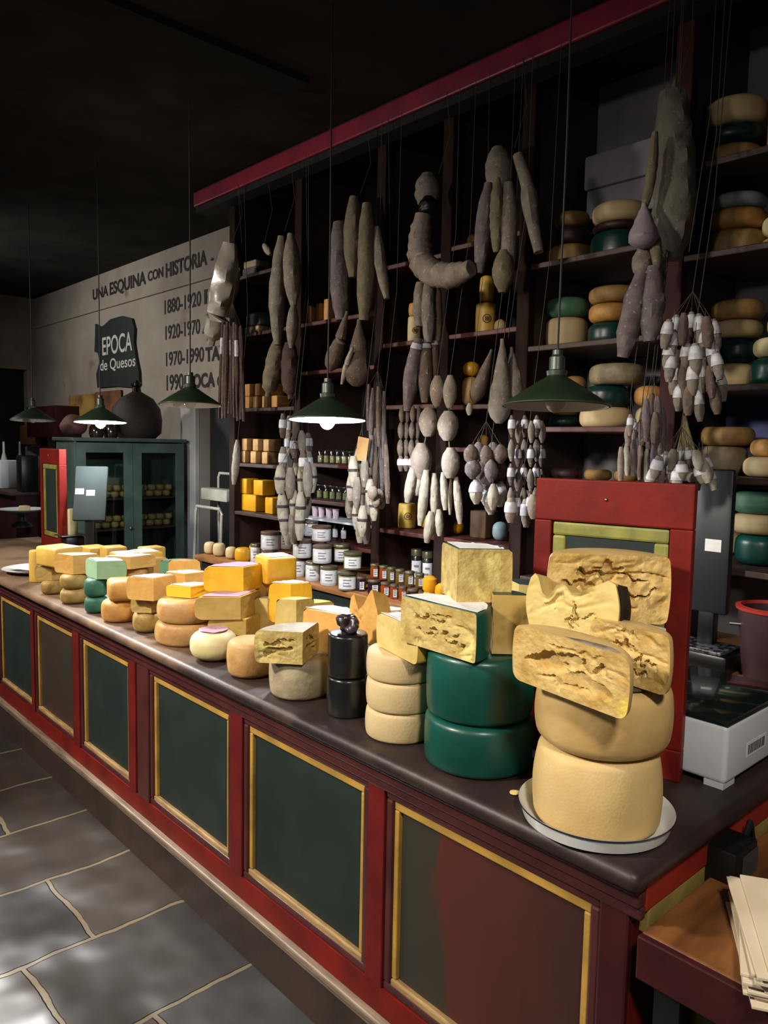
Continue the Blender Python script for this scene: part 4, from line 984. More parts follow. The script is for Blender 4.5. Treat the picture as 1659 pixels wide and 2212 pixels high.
zs = JZ+32/ppm(aty(840, 1240, 2.69))+.006
for k, (px, w, mt) in enumerate([(810, 19, m_honey), (829, 18, m_honey), (846, 17, m_olive), (865, 19, m_olive), (886, 21, m_olive), (908, 20, m_olive)]):
    jar('small hexagonal preserve jar, %s of the upper small row' % ['leftmost', 'second', 'third', 'fourth', 'fifth', 'rightmost'][k], px, zs, 2.705, w, 31, mt, m_lidg, group='small preserve jars', hexa=True)
for k, px in enumerate([900, 924]):
    jar(['tall labelled jar standing behind the small jars', 'tall labelled jar right behind the small jars by the post'][k], px, JZ, 2.98, 24, 86, M('dark_tall_jar', '#1d1d1f', rough=.2), m_lidg, nm='tall_jar', group='tall labelled jars')
for k, (px, Y) in enumerate([(917, 2.56), (938, 2.55)]):
    pass
P = aty(918, 1262, 2.70)
hb_ = tag(empty('honey_bottle', (aty(930, 1262, 2.66).x, 2.655, JZ)), 'yellow honey bottle right of the small preserve jars', 'bottle')
link('body', LT([(0, 0), (.034, 0), (.038, .02), (.036, .07), (.026, .085), (.036, .10), (.034, .15), (.014, .165), (0, .165)], 20), M('honey_yellow', '#d99b25', '#c2851c', .25, 6), hb_)
hb2 = tag(empty('honey_bottle', (aty(951, 1262, 2.66).x, 2.67, JZ)), 'second yellow honey bottle, partly behind the topmost green wedge', 'bottle')
link('body', LT([(0, 0), (.034, 0), (.038, .02), (.036, .06), (.026, .075), (.034, .09), (.03, .12), (.014, .135), (0, .135)], 20), MATS['honey_yellow'], hb2)
# left end of the cupboard: small wheels on the board
for k, (x0, x1, yt, yb, mt, lab) in enumerate([(441, 466, 1171, 1196, c_cream, 'small white cheese at the left end of the back cupboard'), (460, 487, 1172, 1199, c_cream, 'small white cheese, second from the left on the back cupboard'), (487, 512, 1175, 1200, c_cream, 'small white cheese beside the yellow wheel on the back cupboard'), (507, 542, 1176, 1205, c_deepyel, 'deep yellow small wheel in front on the back cupboard'), (496, 530, 1166, 1186, c_deepyel, 'deep yellow small wheel behind the front one'), (538, 562, 1167, 1190, c_deepyel, 'deep yellow small wheel just left of the white jars')]):
    Y = 2.72 if k not in (4, 5) else 2.95
    P = aty((x0+x1)/2, yb, Y); R = (x1-x0)/2/ppm(P)
    wheel(lab, Vector((P.x, Y, JZ)), R, max(.05, (yb-yt)/ppm(P)*1.05), mt, er=.02)

# ------------------------------------------------------------------ goods on the shelves
def ss(px, z, Y, items, py=None):
    """a pile on a shelf, bottom first: (width px, height px, material, label[, dx])"""
    py = py or proj((aty(px, 900, Y).x, Y, z))[1]
    P = aty(px, py, Y); k = ppm(P); z += .001
    for it in items:
        w, h, mt, lab = it[:4]; dx = it[4] if len(it) > 4 else 0
        R = w/2/k; hh = h/k
        er = min(.03, hh*.35)
        wheel(lab, Vector((P.x+dx/k, Y, z)), min(R, .235), hh-.0015, mt, er=er, bulge=.006, wob=.015); z += hh
Yr = 3.10
ss(1232, 2.517, Yr, [(100, 52, c_tan, 'tan wheel at the left of the top right bay shelf'), (78, 40, c_maroon, 'wine dark wheel on the tan one, top right bay shelf'), (74, 30, c_ochre, 'brown wheel topping the left pile of the top right bay')])
ss(1335, 2.517, Yr, [(118, 62, c_gwaxd, 'very dark green wheel on the top shelf of the right bay'), (112, 18, c_maroon, 'thin wine dark wheel on the very dark green one'), (116, 42, c_cream, 'pale cream wheel topping the dark pile on the right bay top shelf')])
tag(link('lit_wall_block', BX(-.11, .28, -.06, .06, 0, .40, bev=.012), M('lit_wall_grey', '#8d8a90', '#7b787e', .8, 5), None, (aty(1322, 400, 3.28).x, 3.295, 2.518)), 'greyish white block added as the lit back wall above the top shelf', 'box')  # added block, stands in for the lit back wall
tag(link('lit_wall_slab', BX(-.125, .295, -.065, .065, 0, .16, bev=.014), MATS['lit_wall_grey'], None, (aty(1322, 400, 3.28).x, 3.295, 2.9185)), 'slab added as the back wall above the shadow edge, topping the greyish white block', 'lid')  # added slab, marks the shadow edge across the lit back wall
ss(1222, 2.153, Yr, [(92, 68, c_cream, 'plump cream wheel under the sage green one, right bay'), (90, 42, c_pgreen, 'sage green wheel on the plump cream one, right bay')])
ss(1316, 2.153, Yr, [(92, 50, c_gwaxd, 'dark green wheel under two orange wheels, right bay'), (92, 40, c_orange, 'lower orange wheel on the dark green one, right bay'), (104, 34, c_tan, 'tan orange wheel topping the dark green pile, right bay', 6)])
ss(1308, 1.79, Yr, [(112, 44, c_cream, 'cream wheel lying lowest behind the near lamp, right bay'), (94, 46, c_gwaxd, 'dark green wheel in the middle of the pile behind the near lamp'), (116, 44, c_grey, 'wide pale wheel topping the pile behind the near lamp', 22)])
ss(1215, 1.79, Yr, [(66, 26, c_gwaxd, 'low dark green wheel partly below the near lamp shade'), (60, 50, c_ochre, 'ochre wheel hidden behind the near lamp shade', 6), (48, 34, c_tan, 'small brown wheel just right of the near lamp socket', 26)])
ss(1400, 1.79, Yr, [(62, 46, c_cream, 'cream wheel under the bright orange one beside the post', 4), (64, 44, c_orange, 'bright orange wheel beside the right hand post')])
for px, w, h, mt, lab in [(1220, 66, 22, c_cream, 'flat cream wheel just above the red screen, left'), (1290, 62, 24, c_ochre, 'flat ochre wheel just above the red screen, middle'), (1352, 56, 26, c_cream, 'flat cream wheel just above the red screen, right')]:
    ss(px, 1.50, Yr, [(w, h, mt, lab), (w*.95, 24, c_maroon if px == 1220 else c_tan, lab.replace('flat', 'second flat').replace('cream', 'brown').replace('ochre', 'tan')+' pile')])
ss(1582, 2.77, Yr, [(124, 58, c_tan, 'tan wheel lowest in the pile on the highest right shelf'), (134, 40, c_gwaxd, 'blackish green wheel in the pile on the highest right shelf'), (130, 56, c_cream, 'pale wheel topping the pile on the highest right shelf')])
ss(1684, 2.77, Yr, [(56, 150, c_orange, 'orange cylinder cut by the right picture edge, highest shelf')])
ss(1585, 2.437, Yr, [(130, 62, c_tan, 'big tan wheel on the second right shelf from the top'), (126, 44, c_orange, 'orange brown wheel on the big tan one, second right shelf'), (118, 32, M('grey_white_rind', '#8f979a', '#7d868a', .6, 5), 'grey white domed wheel topping the second right shelf pile')])
ss(1672, 2.437, Yr, [(56, 40, c_orange, 'orange wheel at the right edge, second right shelf'), (54, 46, c_white, 'pale yellow wheel at the right edge, second right shelf')])
ss(1584, 1.942, 3.14, [(84, 56, c_cream, 'cream wheel lowest left on the third right shelf'), (80, 52, c_gwaxd, 'dark green wheel second up on the third right shelf'), (102, 38, c_cream, 'pale wheel third up on the third right shelf'), (108, 42, c_tan, 'tan wheel topping the third right shelf pile')])
ss(1672, 1.942, 3.05, [(96, 62, c_gwax, 'bright green wheel on the third right shelf'), (92, 42, c_white, 'white wheel on the bright green one'), (60, 50, c_deepyel, 'deep yellow wheel at the right edge above the white one', 10)])
tag(link('blue_wall_panel', BX(-.30, .42, -.006, .006, 0, .20), M('lavender_blue_wall', '#565b90', '#4c5182', .7, 5), None, (aty(1600, 870, 3.36).x+.05, 3.362, 1.722), smooth=False), 'lavender blue stretch of back wall at the fourth right shelf', 'board')  # thin panel drawn as the blue stretch of back wall
ss(1556, 1.601, 3.12, [(104, 62, c_grey, 'pale plump wheel on the fourth right shelf'), (118, 40, c_tan, 'tan wheel on the pale plump one, fourth right shelf', 6)])
ss(1660, 1.601, 3.05, [(104, 44, c_cream, 'low cream wheel at the right edge, fourth right shelf'), (90, 38, c_orange, 'peach wheel on the low cream one at the right edge', 6)])
ss(1638, 1.262, 3.06, [(98, 66, c_gwax, 'bright green wheel lowest on the bottom right shelf'), (112, 44, c_cream, 'pale wheel in the middle of the bottom right shelf pile', -4), (112, 50, c_pgreen, 'sage green wheel topping the bottom right shelf pile', -4)])
ss(1574, 1.262, 3.27, [(60, 52, c_cream, 'cream wheel behind the green pile, bottom right shelf')])
# middle bays
m_stamp = M('brown_stamp', '#4f3218', rough=.8)
def stamped(label, px, z, Y, w, h, mt, top=None):
    P = aty(px, 900, Y); k = ppm(P); R = w/2/k
    o = wheel(label, Vector((P.x, Y, z+.001)), R, h/k, mt, name='cheese_cylinder', er=.008, bulge=.002, wob=.01)
    a = math.atan2(-Y, -P.x)+.1; bm = bmesh.new()
    for q in range(20):
        for t0, t1, r0 in ((q, q+1, R*.42),):
            A0, A1 = 2*PI*q/20, 2*PI*(q+1)/20
            vs = []
            for rr in (r0, r0*.8):
                for A in (A0, A1):
                    al = rr*math.cos(A)/R; vs.append(Vector(((R+.0015)*math.cos(al), (R+.0015)*math.sin(al), h/k*.5+rr*math.sin(A))))
            bm.faces.new([bm.verts.new(vs[0]), bm.verts.new(vs[1]), bm.verts.new(vs[3]), bm.verts.new(vs[2])])
    g = []
    for s in (-.5, 0, .5): 
        al = s*R*.3/R; c = Vector(((R+.0018)*math.cos(al), (R+.0018)*math.sin(al), h/k*.5)); tube(bm, [c+Vector((0, 0, -R*.2)), c+Vector((0, 0, R*.2))], .0022, 5)
    link('stamp', bm, m_stamp, o, (0, 0, 0), (0, 0, a), smooth=False)
    return o, P, k
ss(848, 2.245, 3.02, [(34, 36, c_cream, 'small cream block cheese at the left of the middle bay shelf')])
o, P, k = stamped('tall stamped cream cylinder beside the small cream block', 891, 2.245, 3.02, 30, 60, c_cream)
wheel('orange cylinder topping the tall stamped cream one', Vector((P.x, 3.02, 2.247+60/k)), 14/k, 28/k, c_orange, name='cheese_cylinder', er=.006)
o, P, k = stamped('broad stamped yellow cylinder on the shelf behind the top sausages', 1043, 2.25, 3.02, 44, 68, c_yel2)
wheel('narrow yellow cylinder topping the broad stamped one', Vector((P.x, 3.02, 2.252+68/k)), 16/k, 58/k, c_yel2, name='cheese_cylinder', er=.02)
ss(1080, 2.25, 3.02, [(26, 34, c_cream, 'little cream cheese right of the broad stamped cylinder')])
ss(860, 2.66, 3.02, [(36, 42, c_yel2, 'small yellow cheese on the upper shelf left of the curved sausage')])
ss(1024, 2.68, 3.02, [(34, 38, c_orange, 'orange cheese on the upper shelf near the hanging sausages')])
ss(848, 1.91, 3.02, [(34, 24, c_orange, 'small orange cheese on the shelf behind the thin sausages')])
ss(1016, 1.90, 3.02, [(38, 64, c_peach, 'peach cylinder on the shelf left of the near lamp'), (36, 32, c_deepyel, 'deep yellow cap wheel on the peach cylinder')])
ss(1044, 1.69, 3.02, [(26, 28, c_orange, 'small orange cheese low behind the hanging sausages')])
ss(843, 1.23, 3.02, [(38, 22, c_orange, 'small orange wheel on the lower middle shelf')])
o, P, k = stamped('stamped golden cylinder on the lower middle shelf', 884, 1.23, 2.99, 39, 54, c_yel2)
ss(876, 1.23, 3.17, [(42, 74, c_ochre, 'pale olive cheese behind the stamped golden cylinder'), (36, 38, c_grey, 'greyish round cheese above and behind the golden cylinder')])
ss(920, 1.23, 3.05, [(24, 30, c_deepyel, 'small yellow cheese behind the white sausages')])
ss(984, 1.23, 2.99, [(36, 32, c_deepyel, 'yellow wedge shaped cheese under the white sausages')])
P = aty(1040, 1130, 3.0); k = ppm(P)
block('brown carton with pale side on the lower middle shelf', Vector((P.x, 3.02, 1.231)), 44/k, .10, 58/k, 0, M('brown_carton', '#4a362b', '#6a4d35', .8, 4), .004, name='carton', cat='box')
ss(1080, 1.23, 2.98, [(34, 42, M('blue_grey_mould', '#8fa0a6', '#5f7178', .8, 10, bump=.4), 'bluish grey mouldy cheese at the end of the lower middle shelf')])
ss(1141, 1.10, 3.0, [(34, 32, M('mint_wax', '#3f9a74', '#358764', .5, 5), 'mint green small cheese just left of the red screen')])
# bay with the lit lamp: small jars
for z, py, xs, mt, g in [(1.573, 985, [692, 705, 718, 731, 744, 757], m_pate, 'upper'), (1.349, 1062, [690, 704, 718, 732, 746], M('green_preserve', '#a9b184', '#8d9870', .6, 20), 'lower')]:
    for i, px in enumerate(xs):
        P = aty(px, py, 2.98); k = ppm(P); R = 6/k; hh = 31/k
        o = tag(empty('clip_jar', (P.x, 2.98, z+.001)), 'small glass clip jar on the %s jar shelf under the lit lamp' % g, 'jar', 'clip jars on the %s jar shelf' % g)
        link('contents', LT([(0, .003), (R*.9, .003), (R*.9, hh*.5), (0, hh*.5)], 14), mt, o)
        link('glass', LT([(0, 0), (R, 0), (R, hh*.92), (R*.8, hh), (0, hh)], 14), m_jarg, o)
        link('clip', TB([(R*1.06*math.cos(a*PI/8), R*1.06*math.sin(a*PI/8), hh*.86) for a in range(17)], .0022, 5), m_metal, o)
for i, px in enumerate([686, 700, 716, 731]):
    P = aty(px, 1105, 2.96); k = ppm(P)
    o = tag(link('tin_cup', LT([(0, 0), (.016, 0), (.021, 22/k), (.018, 22/k), (.013, .004), (0, .004)], 16), M('pinkish_white', '#cdb9c4', rough=.4), None, (P.x, 2.94, 1.2345)), 'pinkish white cup on the narrow ledge of the jar shelves', 'cup', 'cups on the narrow ledge')
spart('ledge', BX(-3.93, -3.21, 2.86, 3.06, 1.222, 1.234), m_white)
for i, px in enumerate([681, 697, 712, 727, 745]):
    P = aty(px, 1145, 2.96); k = ppm(P)
    o = tag(empty('sauce_bottle', (P.x, 2.95, 1.101)), 'dark bottle with white label on the lowest lit shelf', 'bottle', 'dark labelled bottles on the lowest lit shelf')
    link('body', LT([(0, 0), (.017, 0), (.018, .07), (.008, .09), (.008, .108), (0, .108)], 14), m_jam, o); bm = bmesh.new(); band(bm, .0185, .02, .072, -.9, .9, .0008, 8); link('label', bm, m_label, o, (0, 0, 0), (0, 0, math.atan2(-2.95, -P.x)))
# left bay bricks
def brick(px, z, Y, w, h, mt, lab, grp, d=.11):
    P = aty(px, 900, Y); k = ppm(P)
    return block(lab, Vector((P.x, Y, z+.001)), w/k, d, h/k, random.uniform(-.04, .04), mt, .008, group=grp)
Yb = 2.97
for z, rows, mt, nm in [(1.925, [[546, 566, 586, 606], [546, 570, 594]], c_orange, 'orange'), (1.547, [[537, 561, 586], [541, 566, 589]], c_peach, 'peach')]:
    kz = ppm(aty(560, 900, Yb)); h = 26
    for r, xs in enumerate(rows):
        for i, px in enumerate(xs):
            brick(px, z+r*(h+.6)/kz, Yb, 21, h, mt, '%s cheese brick %s, %s from the left on the left bay shelf' % (nm, 'in the bottom row' if r == 0 else 'in the upper row', ['first', 'second', 'third', 'fourth'][i]), nm+' bricks in the left bay')
kz = ppm(aty(560, 1080, Yb))
brick(551, 1.209, Yb, 56, 36, c_deepyel, 'long deep yellow block, bottom left of the yellow pile', 'yellow blocks in the left bay')
brick(596, 1.209, Yb, 30, 36, c_deepyel, 'short deep yellow block, bottom right of the yellow pile', 'yellow blocks in the left bay')
brick(538, 1.2105+36/kz, Yb, 30, 33, c_deepyel, 'deep yellow block, upper left of the yellow pile', 'yellow blocks in the left bay')
brick(572, 1.2105+36/kz, Yb, 36, 33, c_deepyel, 'deep yellow block, upper right of the yellow pile', 'yellow blocks in the left bay')
brick(556, 2.428, Yb, 54, 18, c_cream, 'low cream block on the dim upper left shelf', 'dim blocks')
brick(560, 2.43+19/326, Yb, 56, 26, M('dusty_teal', '#4f5f5a', '#44514d', .7, 5), 'dusty teal box on the low cream block', 'dim blocks')
brick(552, 2.818, Yb, 54, 20, M('dusty_grey_box', '#5b5758', '#4a4647', .8, 6), 'dusty grey box on the highest left shelf', 'dim blocks')
brick(552, 2.82+20.5/326, Yb, 46, 14, c_grey, 'pale slab on the dusty grey box', 'dim blocks')
for px, h, lab in [(676, 40, 'dark orange block on the shelf above the lit lamp, left'), (699, 42, 'orange block on the shelf above the lit lamp, middle'), (716, 48, 'orange block on the shelf above the lit lamp, right')]:
    brick(px, 2.43, Yb, 15 if px > 690 else 24, h, c_orange, lab, 'orange blocks above the lit lamp')

# ------------------------------------------------------------------ hanging meats
def salm(name, a, b, sp='#8a8074', **k): return M(name, a, b, .8, 22, .3, .7, bump=.8, bscale=55, speck=sp, sscale=80, sth=.42, **k)
s_grey = salm('grey_mould_casing', '#655c52', '#81776b', '#a39b8d')
s_brown = salm('brown_casing', '#4d3d34', '#66564a', '#8f8578')
s_purple = salm('purple_grey_casing', '#54474a', '#6f6462', '#948b83')
s_white = salm('white_mould_casing', '#a1998a', '#80766a', '#655a4e')
s_dark = salm('dark_casing', '#33211f', '#4a302b', '#5f4a40')
s_olive = salm('olive_casing', '#5c523f', '#756a52', '#8a8068')
s_pink = salm('pink_grey_casing', '#74655a', '#897a6d', '#a89d8f')
s_wrap = M('plastic_wrapped_meat', '#857d70', '#a09a90', .3, 6, bump=.6, bscale=18, coat=.5)
m_blue_lab = M('white_wrapper', '#bdbcc2', '#8f8a88', .5, 40, .4, .7)
def prof_s(t, p=.38): return max(.12, math.sin(PI*min(.985, max(.015, t))))**p
def meat(label, pts, wpx, Y, mat, name='salami', group=None, p=.38, prof=None, band_=None, rings=14, ties=0, wr=.14, seg=12, bandmat=None):
    """a hanging meat along picture points at hanging depth Y"""
    Q = [aty(x, y, Y) for x, y in pts]; k = ppm(Q[0]); R = wpx/2/k
    # resample
    L = [0]
    for a, b in zip(Q, Q[1:]): L.append(L[-1]+(b-a).length)
    P = []; rd = []
    for i in range(rings+1):
        t = i/rings; s = t*L[-1]
        for j in range(len(Q)-1):
            if s <= L[j+1]+1e-9:
                P.append(Q[j].lerp(Q[j+1], (s-L[j])/max(1e-9, L[j+1]-L[j]))); break
        f = prof(t) if prof else prof_s(t, p)
        if ties: f *= 1-.10*abs(math.cos(PI*ties*t))**10
        rd.append(R*f)
    if len(Q) > 2:
        for _ in range(2): P = [P[0]]+[(P[i-1]+P[i]*2+P[i+1])/4 for i in range(1, len(P)-1)]+[P[-1]]
    c = P[0].copy()
    o = link(name, TB([q-c for q in P], rd, seg, wr=wr, seed=random.random()*30), mat, None, c)
    tag(o, label, 'sausage' if name in ('salami', 'sausage') else 'meat', group)
    if band_:
        t0, t1 = band_; i0 = max(1, int(t0*rings)); i1 = min(rings-1, max(i0+1, int(round(t1*rings))))
        n = i1-i0+1
        link('paper_band', TB([P[i]-c for i in range(i0, i1+1)], [rd[i]*1.10+.001 for i in range(i0, i1+1)], seg, cap=False), bandmat or m_blue_lab, o)
    return o
def cord(px, py, Y, lab, rad=.0016):
    P = aty(px, py, Y); tag(link('hanging_cord', TB([(0, 0, 0), (0, (2.80-Y)*.5, (3.34-P.z)*.5), (0, 2.70-Y, 3.338-P.z)], rad, 5), m_string, None, P), lab, 'cord')
ham = lambda t: .25+.75*math.sin(PI*(.08+.80*t**.9))**.8 if t < .92 else .30
drop = lambda t: max(.15, (t*1.25)**.7 if t < .75 else math.sqrt(max(0, 1-((t-.75)/.26)**2))*.968)
def cluster(label, group, spots, mat, Y, w, ln, lab=None, name='salami', slant=0, p=.33, bandmat=None):
    mx = sum(q[0] for q in spots)/len(spots); hk = aty(mx, min(q[1] for q in spots)-45, Y)
    cord(mx, min(q[1] for q in spots)-45, Y, 'cord of the '+group, .0016)
    for i, (x, y) in enumerate(spots):
        mt = mat[i % len(mat)] if isinstance(mat, list) else mat
        l = ln*random.uniform(.88, 1.12); ww = w*random.uniform(.9, 1.1)
        dx = slant*(x-sum(s[0] for s in spots)/len(spots))/40*l*.5+random.uniform(-2, 2)
        o = meat(label, [(x, y), (x+dx, y+l)], ww, Y+((i*3) % 5-2)*.032, mt, name, group, p, band_=(lab if (lab and (i % 3 != 2)) else None), rings=12, seg=12, bandmat=bandmat)
        top = y < min(q[1] for q in spots)+24
        link('string', TB([(0, 0, -.004), (hk-o.location) if top else (0, 0, .07)], .0011, 4), m_string, o)
# bunch in front of the lettering
Y = 2.66
cord(503, 520, Y, 'cord holding the wrapped ham in front of the lettering')
meat('plastic wrapped ham hanging in front of the wall lettering', [(498, 525), (488, 600), (470, 690), (455, 745)], 62, Y, s_wrap, 'wrapped_ham', prof=ham, wr=.3, rings=18)
meat('second smaller plastic wrapped ham behind the first', [(478, 600), (465, 700), (448, 735)], 36, Y+.07, s_wrap, 'wrapped_ham', prof=ham, wr=.3)
g = 'long thin dark sausages hanging by the lettered wall'
cord(502, 655, Y, 'cord of the long thin dark sausages')
for i in range(9):
    o = meat('long thin dark dry sausage in the bunch at the wall lettering end', [(482+i*4.8, 700+random.uniform(-6, 6)), (474+i*6.6, 905+random.uniform(-14, 8))], 10, Y+random.uniform(-.05, .05), [s_dark, s_brown][i % 2], 'sausage', g, .2, band_=(.24, .31) if i % 3 == 0 else None, rings=12, seg=8)
    link('string', TB([(0, 0, -.004), aty(502, 655, Y)-o.location], .0011, 4), m_string, o)
meat('single pale thin salami hanging below the long dark bunch', [(513, 950), (510, 1000), (505, 1046)], 17, Y, s_white)
cord(514, 952, Y, 'cord of the single pale thin salami')
# second bunch
cord(615, 500, Y, 'cord of the bunch of long grey salamis left of the lit lamp')
meat('long grey salami, left one of the bunch left of the lit lamp', [(608, 510), (598, 640), (600, 745)], 36, Y, s_grey)
meat('grey salami, right one of the bunch left of the lit lamp', [(628, 505), (634, 660)], 40, Y-.02, s_grey, p=.5)
meat('slim grey salami below the right one, left of the lit lamp', [(634, 655), (629, 752)], 26, Y-.02, s_grey, p=.5)
cord(570, 530, Y+.02, 'cord of the short pale sausage end', .0014)
meat('short pale sausage end sticking up beside the grey bunch', [(570, 528), (584, 550)], 16, Y+.02, s_white)
meat('brown ham leg below the long grey salamis', [(600, 738), (590, 800), (578, 856)], 40, Y+.02, s_olive, 'cured_ham', prof=ham)
meat('dark red ham leg beside the brown one', [(626, 740), (628, 862)], 40, Y+.05, s_dark, 'cured_ham', prof=ham)
g = 'labelled small salamis below the ham legs'
cluster('small brown salami with white paper band in the bunch left of the lit lamp', g, [(612, 893), (625, 898), (640, 900), (622, 935), (636, 940), (652, 930), (666, 935), (612, 965), (642, 972), (668, 975), (655, 975), (626, 968)], [s_brown, s_grey], 2.64, 17, 52, (.25, .6))
g = 'white mould salamis left of the lit lamp'
cluster('white moulded small salami in the lower bunch left of the lit lamp', g, [(606, 1005), (617, 1000), (628, 1010), (640, 1000), (652, 1005), (664, 998), (674, 1000), (610, 1060), (622, 1070), (636, 1060), (650, 1062), (661, 1055), (613, 1095), (624, 1102), (636, 1100), (648, 1092)], [s_white, s_white, s_grey], 2.62, 23, 68, (.42, .48), bandmat=m_wire)
# third bunch
cord(778, 420, Y, 'cord of the tall bunch above the lit lamp')
meat('thick purple grey salami, left of the tall bunch above the lit lamp', [(733, 480), (735, 600), (738, 692)], 48, Y+.03, s_purple, p=.3)
meat('short olive salami at the top of the tall bunch above the lit lamp', [(765, 425), (762, 600)], 44, Y+.06, s_olive)
meat('very long olive grey salami in the middle of the tall bunch', [(793, 440), (793, 580), (786, 692)], 42, Y-.03, s_olive, p=.3)
meat('slim grey salami at the right of the tall bunch', [(815, 490), (822, 570), (836, 645)], 27, Y, s_grey)
meat('dark ham leg with a pale patch, left above the lit lamp', [(750, 672), (736, 730), (712, 800)], 40, Y-.05, s_brown, 'cured_ham', prof=drop)
meat('large dark ham leg with pale trotter directly above the lit lamp', [(776, 690), (776, 760), (768, 835)], 62, Y-.02, s_brown, 'cured_ham', prof=drop, wr=.2)
meat('pale trotter strip along the large dark ham leg', [(762, 750), (748, 790), (738, 830)], 13, Y-.09, s_white, 'trotter')
g = 'long thin brown sausages right of the lit lamp'
cord(816, 800, Y, 'cord of the long thin brown sausages')
for i, (x0, y0, x1, y1, w) in enumerate([(797, 830, 796, 930, 11), (806, 838, 800, 950, 11), (818, 835, 818, 965, 12), (830, 845, 828, 990, 11), (812, 925, 808, 1075, 13), (822, 940, 826, 1060, 12), (834, 960, 838, 1088, 14), (803, 940, 800, 1010, 11), (828, 900, 836, 1010, 11)]):
    o = meat('long thin brown sausage in the bunch right of the lit lamp', [(x0, y0), (x1, y1)], w, Y+random.uniform(-.06, .06), [s_brown, s_purple][i % 2], 'sausage', g, .25, seg=8)
    link('string', TB([(0, 0, -.004), aty(816, 800, Y)-o.location], .0011, 4), m_string, o)
tag(link('paper_tag', BX(-.035, .035, -.002, .002, -.12, 0), M('tan_card', '#a9814f', '#8f6a3d', .7, 10), None, aty(786, 945, 2.56), (0, .15, .2), smooth=False), 'tan card tag with dark print hanging right of the lit lamp', 'tag')
g = 'white mould salamis right of the lit lamp'
cluster('white moulded small salami in the bunch right of the lit lamp', g, [(763, 985), (775, 970), (788, 990), (800, 1000), (758, 1025), (772, 1030), (786, 1040), (800, 1035), (757, 1065), (770, 1085), (784, 1092), (798, 1070), (808, 1065), (778, 1108), (790, 1112)], [s_white, s_white, s_grey], 2.60, 21, 60, (.42, .48), bandmat=m_wire)
cluster('round knobbly greyish sausage right of the white bunch at the lit lamp', 'round sausages right of the lit lamp', [(806, 1050), (818, 1056), (812, 1070), (824, 1072)], s_pink, 2.58, 22, 28)
# fourth bunch
cord(948, 375, Y, 'cord of the bunch with the big curved sausage')
meat('grey salami stub at the top of the curved sausage bunch', [(925, 375), (922, 450)], 56, Y+.05, s_grey)
meat('black knot of netting above the big curved sausage', [(925, 425), (926, 470)], 42, Y-.02, m_black, 'netting_knot')
meat('big curved ribbed sausage, bent like a hook, centre of the bunches', [(914, 462), (906, 520), (908, 566), (935, 592), (975, 596), (1018, 580)], 58, Y-.06, s_pink, 'sausage', p=.22, rings=28, ties=14, seg=14)
meat('grey salami hanging inside the bend of the curved sausage, left', [(908, 610), (906, 705)], 30, Y+.05, s_grey, p=.25)
meat('grey salami below the curved sausage, middle', [(925, 608), (926, 740)], 30, Y+.02, s_grey, p=.25)
meat('grey salami below the curved sausage, right', [(943, 615), (944, 738)], 26, Y+.07, s_brown, p=.25)
meat('white capped brown salami, left of three under the curved sausage', [(904, 730), (890, 800), (880, 888)], 34, Y-.02, s_purple, band_=(.04, .12), p=.35)
meat('white capped brown salami, middle of three under the curved sausage', [(921, 733), (918, 870)], 32, Y+.02, s_brown, band_=(.05, .13), p=.35)
meat('white capped brown salami, right of three under the curved sausage', [(938, 728), (934, 850)], 28, Y+.06, s_brown, band_=(.05, .14), p=.35)
def chain(label, pts, Y, mat, group=None, name='sausage_string', cordtop=None):
    """links on one string: (x, y centre, width, height)"""
    P0 = aty(pts[0][0], pts[0][1]-pts[0][3]/2, Y); r = tag(empty(name, P0), label, 'sausage', group)
    S = [Vector((0, 0, 0))]
    for x, y, w, h in pts:
        C = aty(x, y, Y)-P0; k = ppm(C+P0)
        z0, z1 = C.z+h/2/k, C.z-h/2/k
        o = link('sausage_link', TB([(0, 0, (z0-z1)*(.5-i/10)) for i in range(11)], [w/2/k*prof_s(i/10, .42) for i in range(11)], 12, wr=.1, seed=random.random()*9), mat, r, C)
        S.append(C)
    link('string', TB([q if i == 0 else q for i, q in enumerate(S)], .004, 5), m_string, r)
    return r
chain('string of three big round salamis, left of two, right of the centre', [(945, 845, 34, 66), (926, 912, 44, 62), (910, 996, 46, 78)], 2.60, s_pink)
chain('string of three big round salamis, right of two, with a pale lowest ball', [(972, 846, 30, 70), (968, 920, 47, 64), (973, 1000, 41, 66)], 2.58, salm('pale_pink_casing', '#8b8073', '#7a6e62', '#aaa092'))
cord(945, 812, 2.60, 'cord of the left string of round salamis'); cord(972, 812, 2.58, 'cord of the right string of round salamis')
for i, x in enumerate([868, 880, 892, 904]):
    chain('string of small dark salamis with white bands, %s from the left' % ['first', 'second', 'third', 'fourth'][i], [(x, 895, 13, 34), (x-2, 930, 14, 34), (x-3, 968, 15, 36)], 2.63+.03*(i % 2), s_brown, 'strings of small dark salamis')
for i, x in enumerate([868, 880, 892]):
    meat('white paper band sausage on the small dark strings', [(x-2, 985), (x-2, 1018)], 15, 2.61, s_brown, 'sausage', 'banded sausages under the dark strings', band_=(.2, .6), rings=10, seg=12)
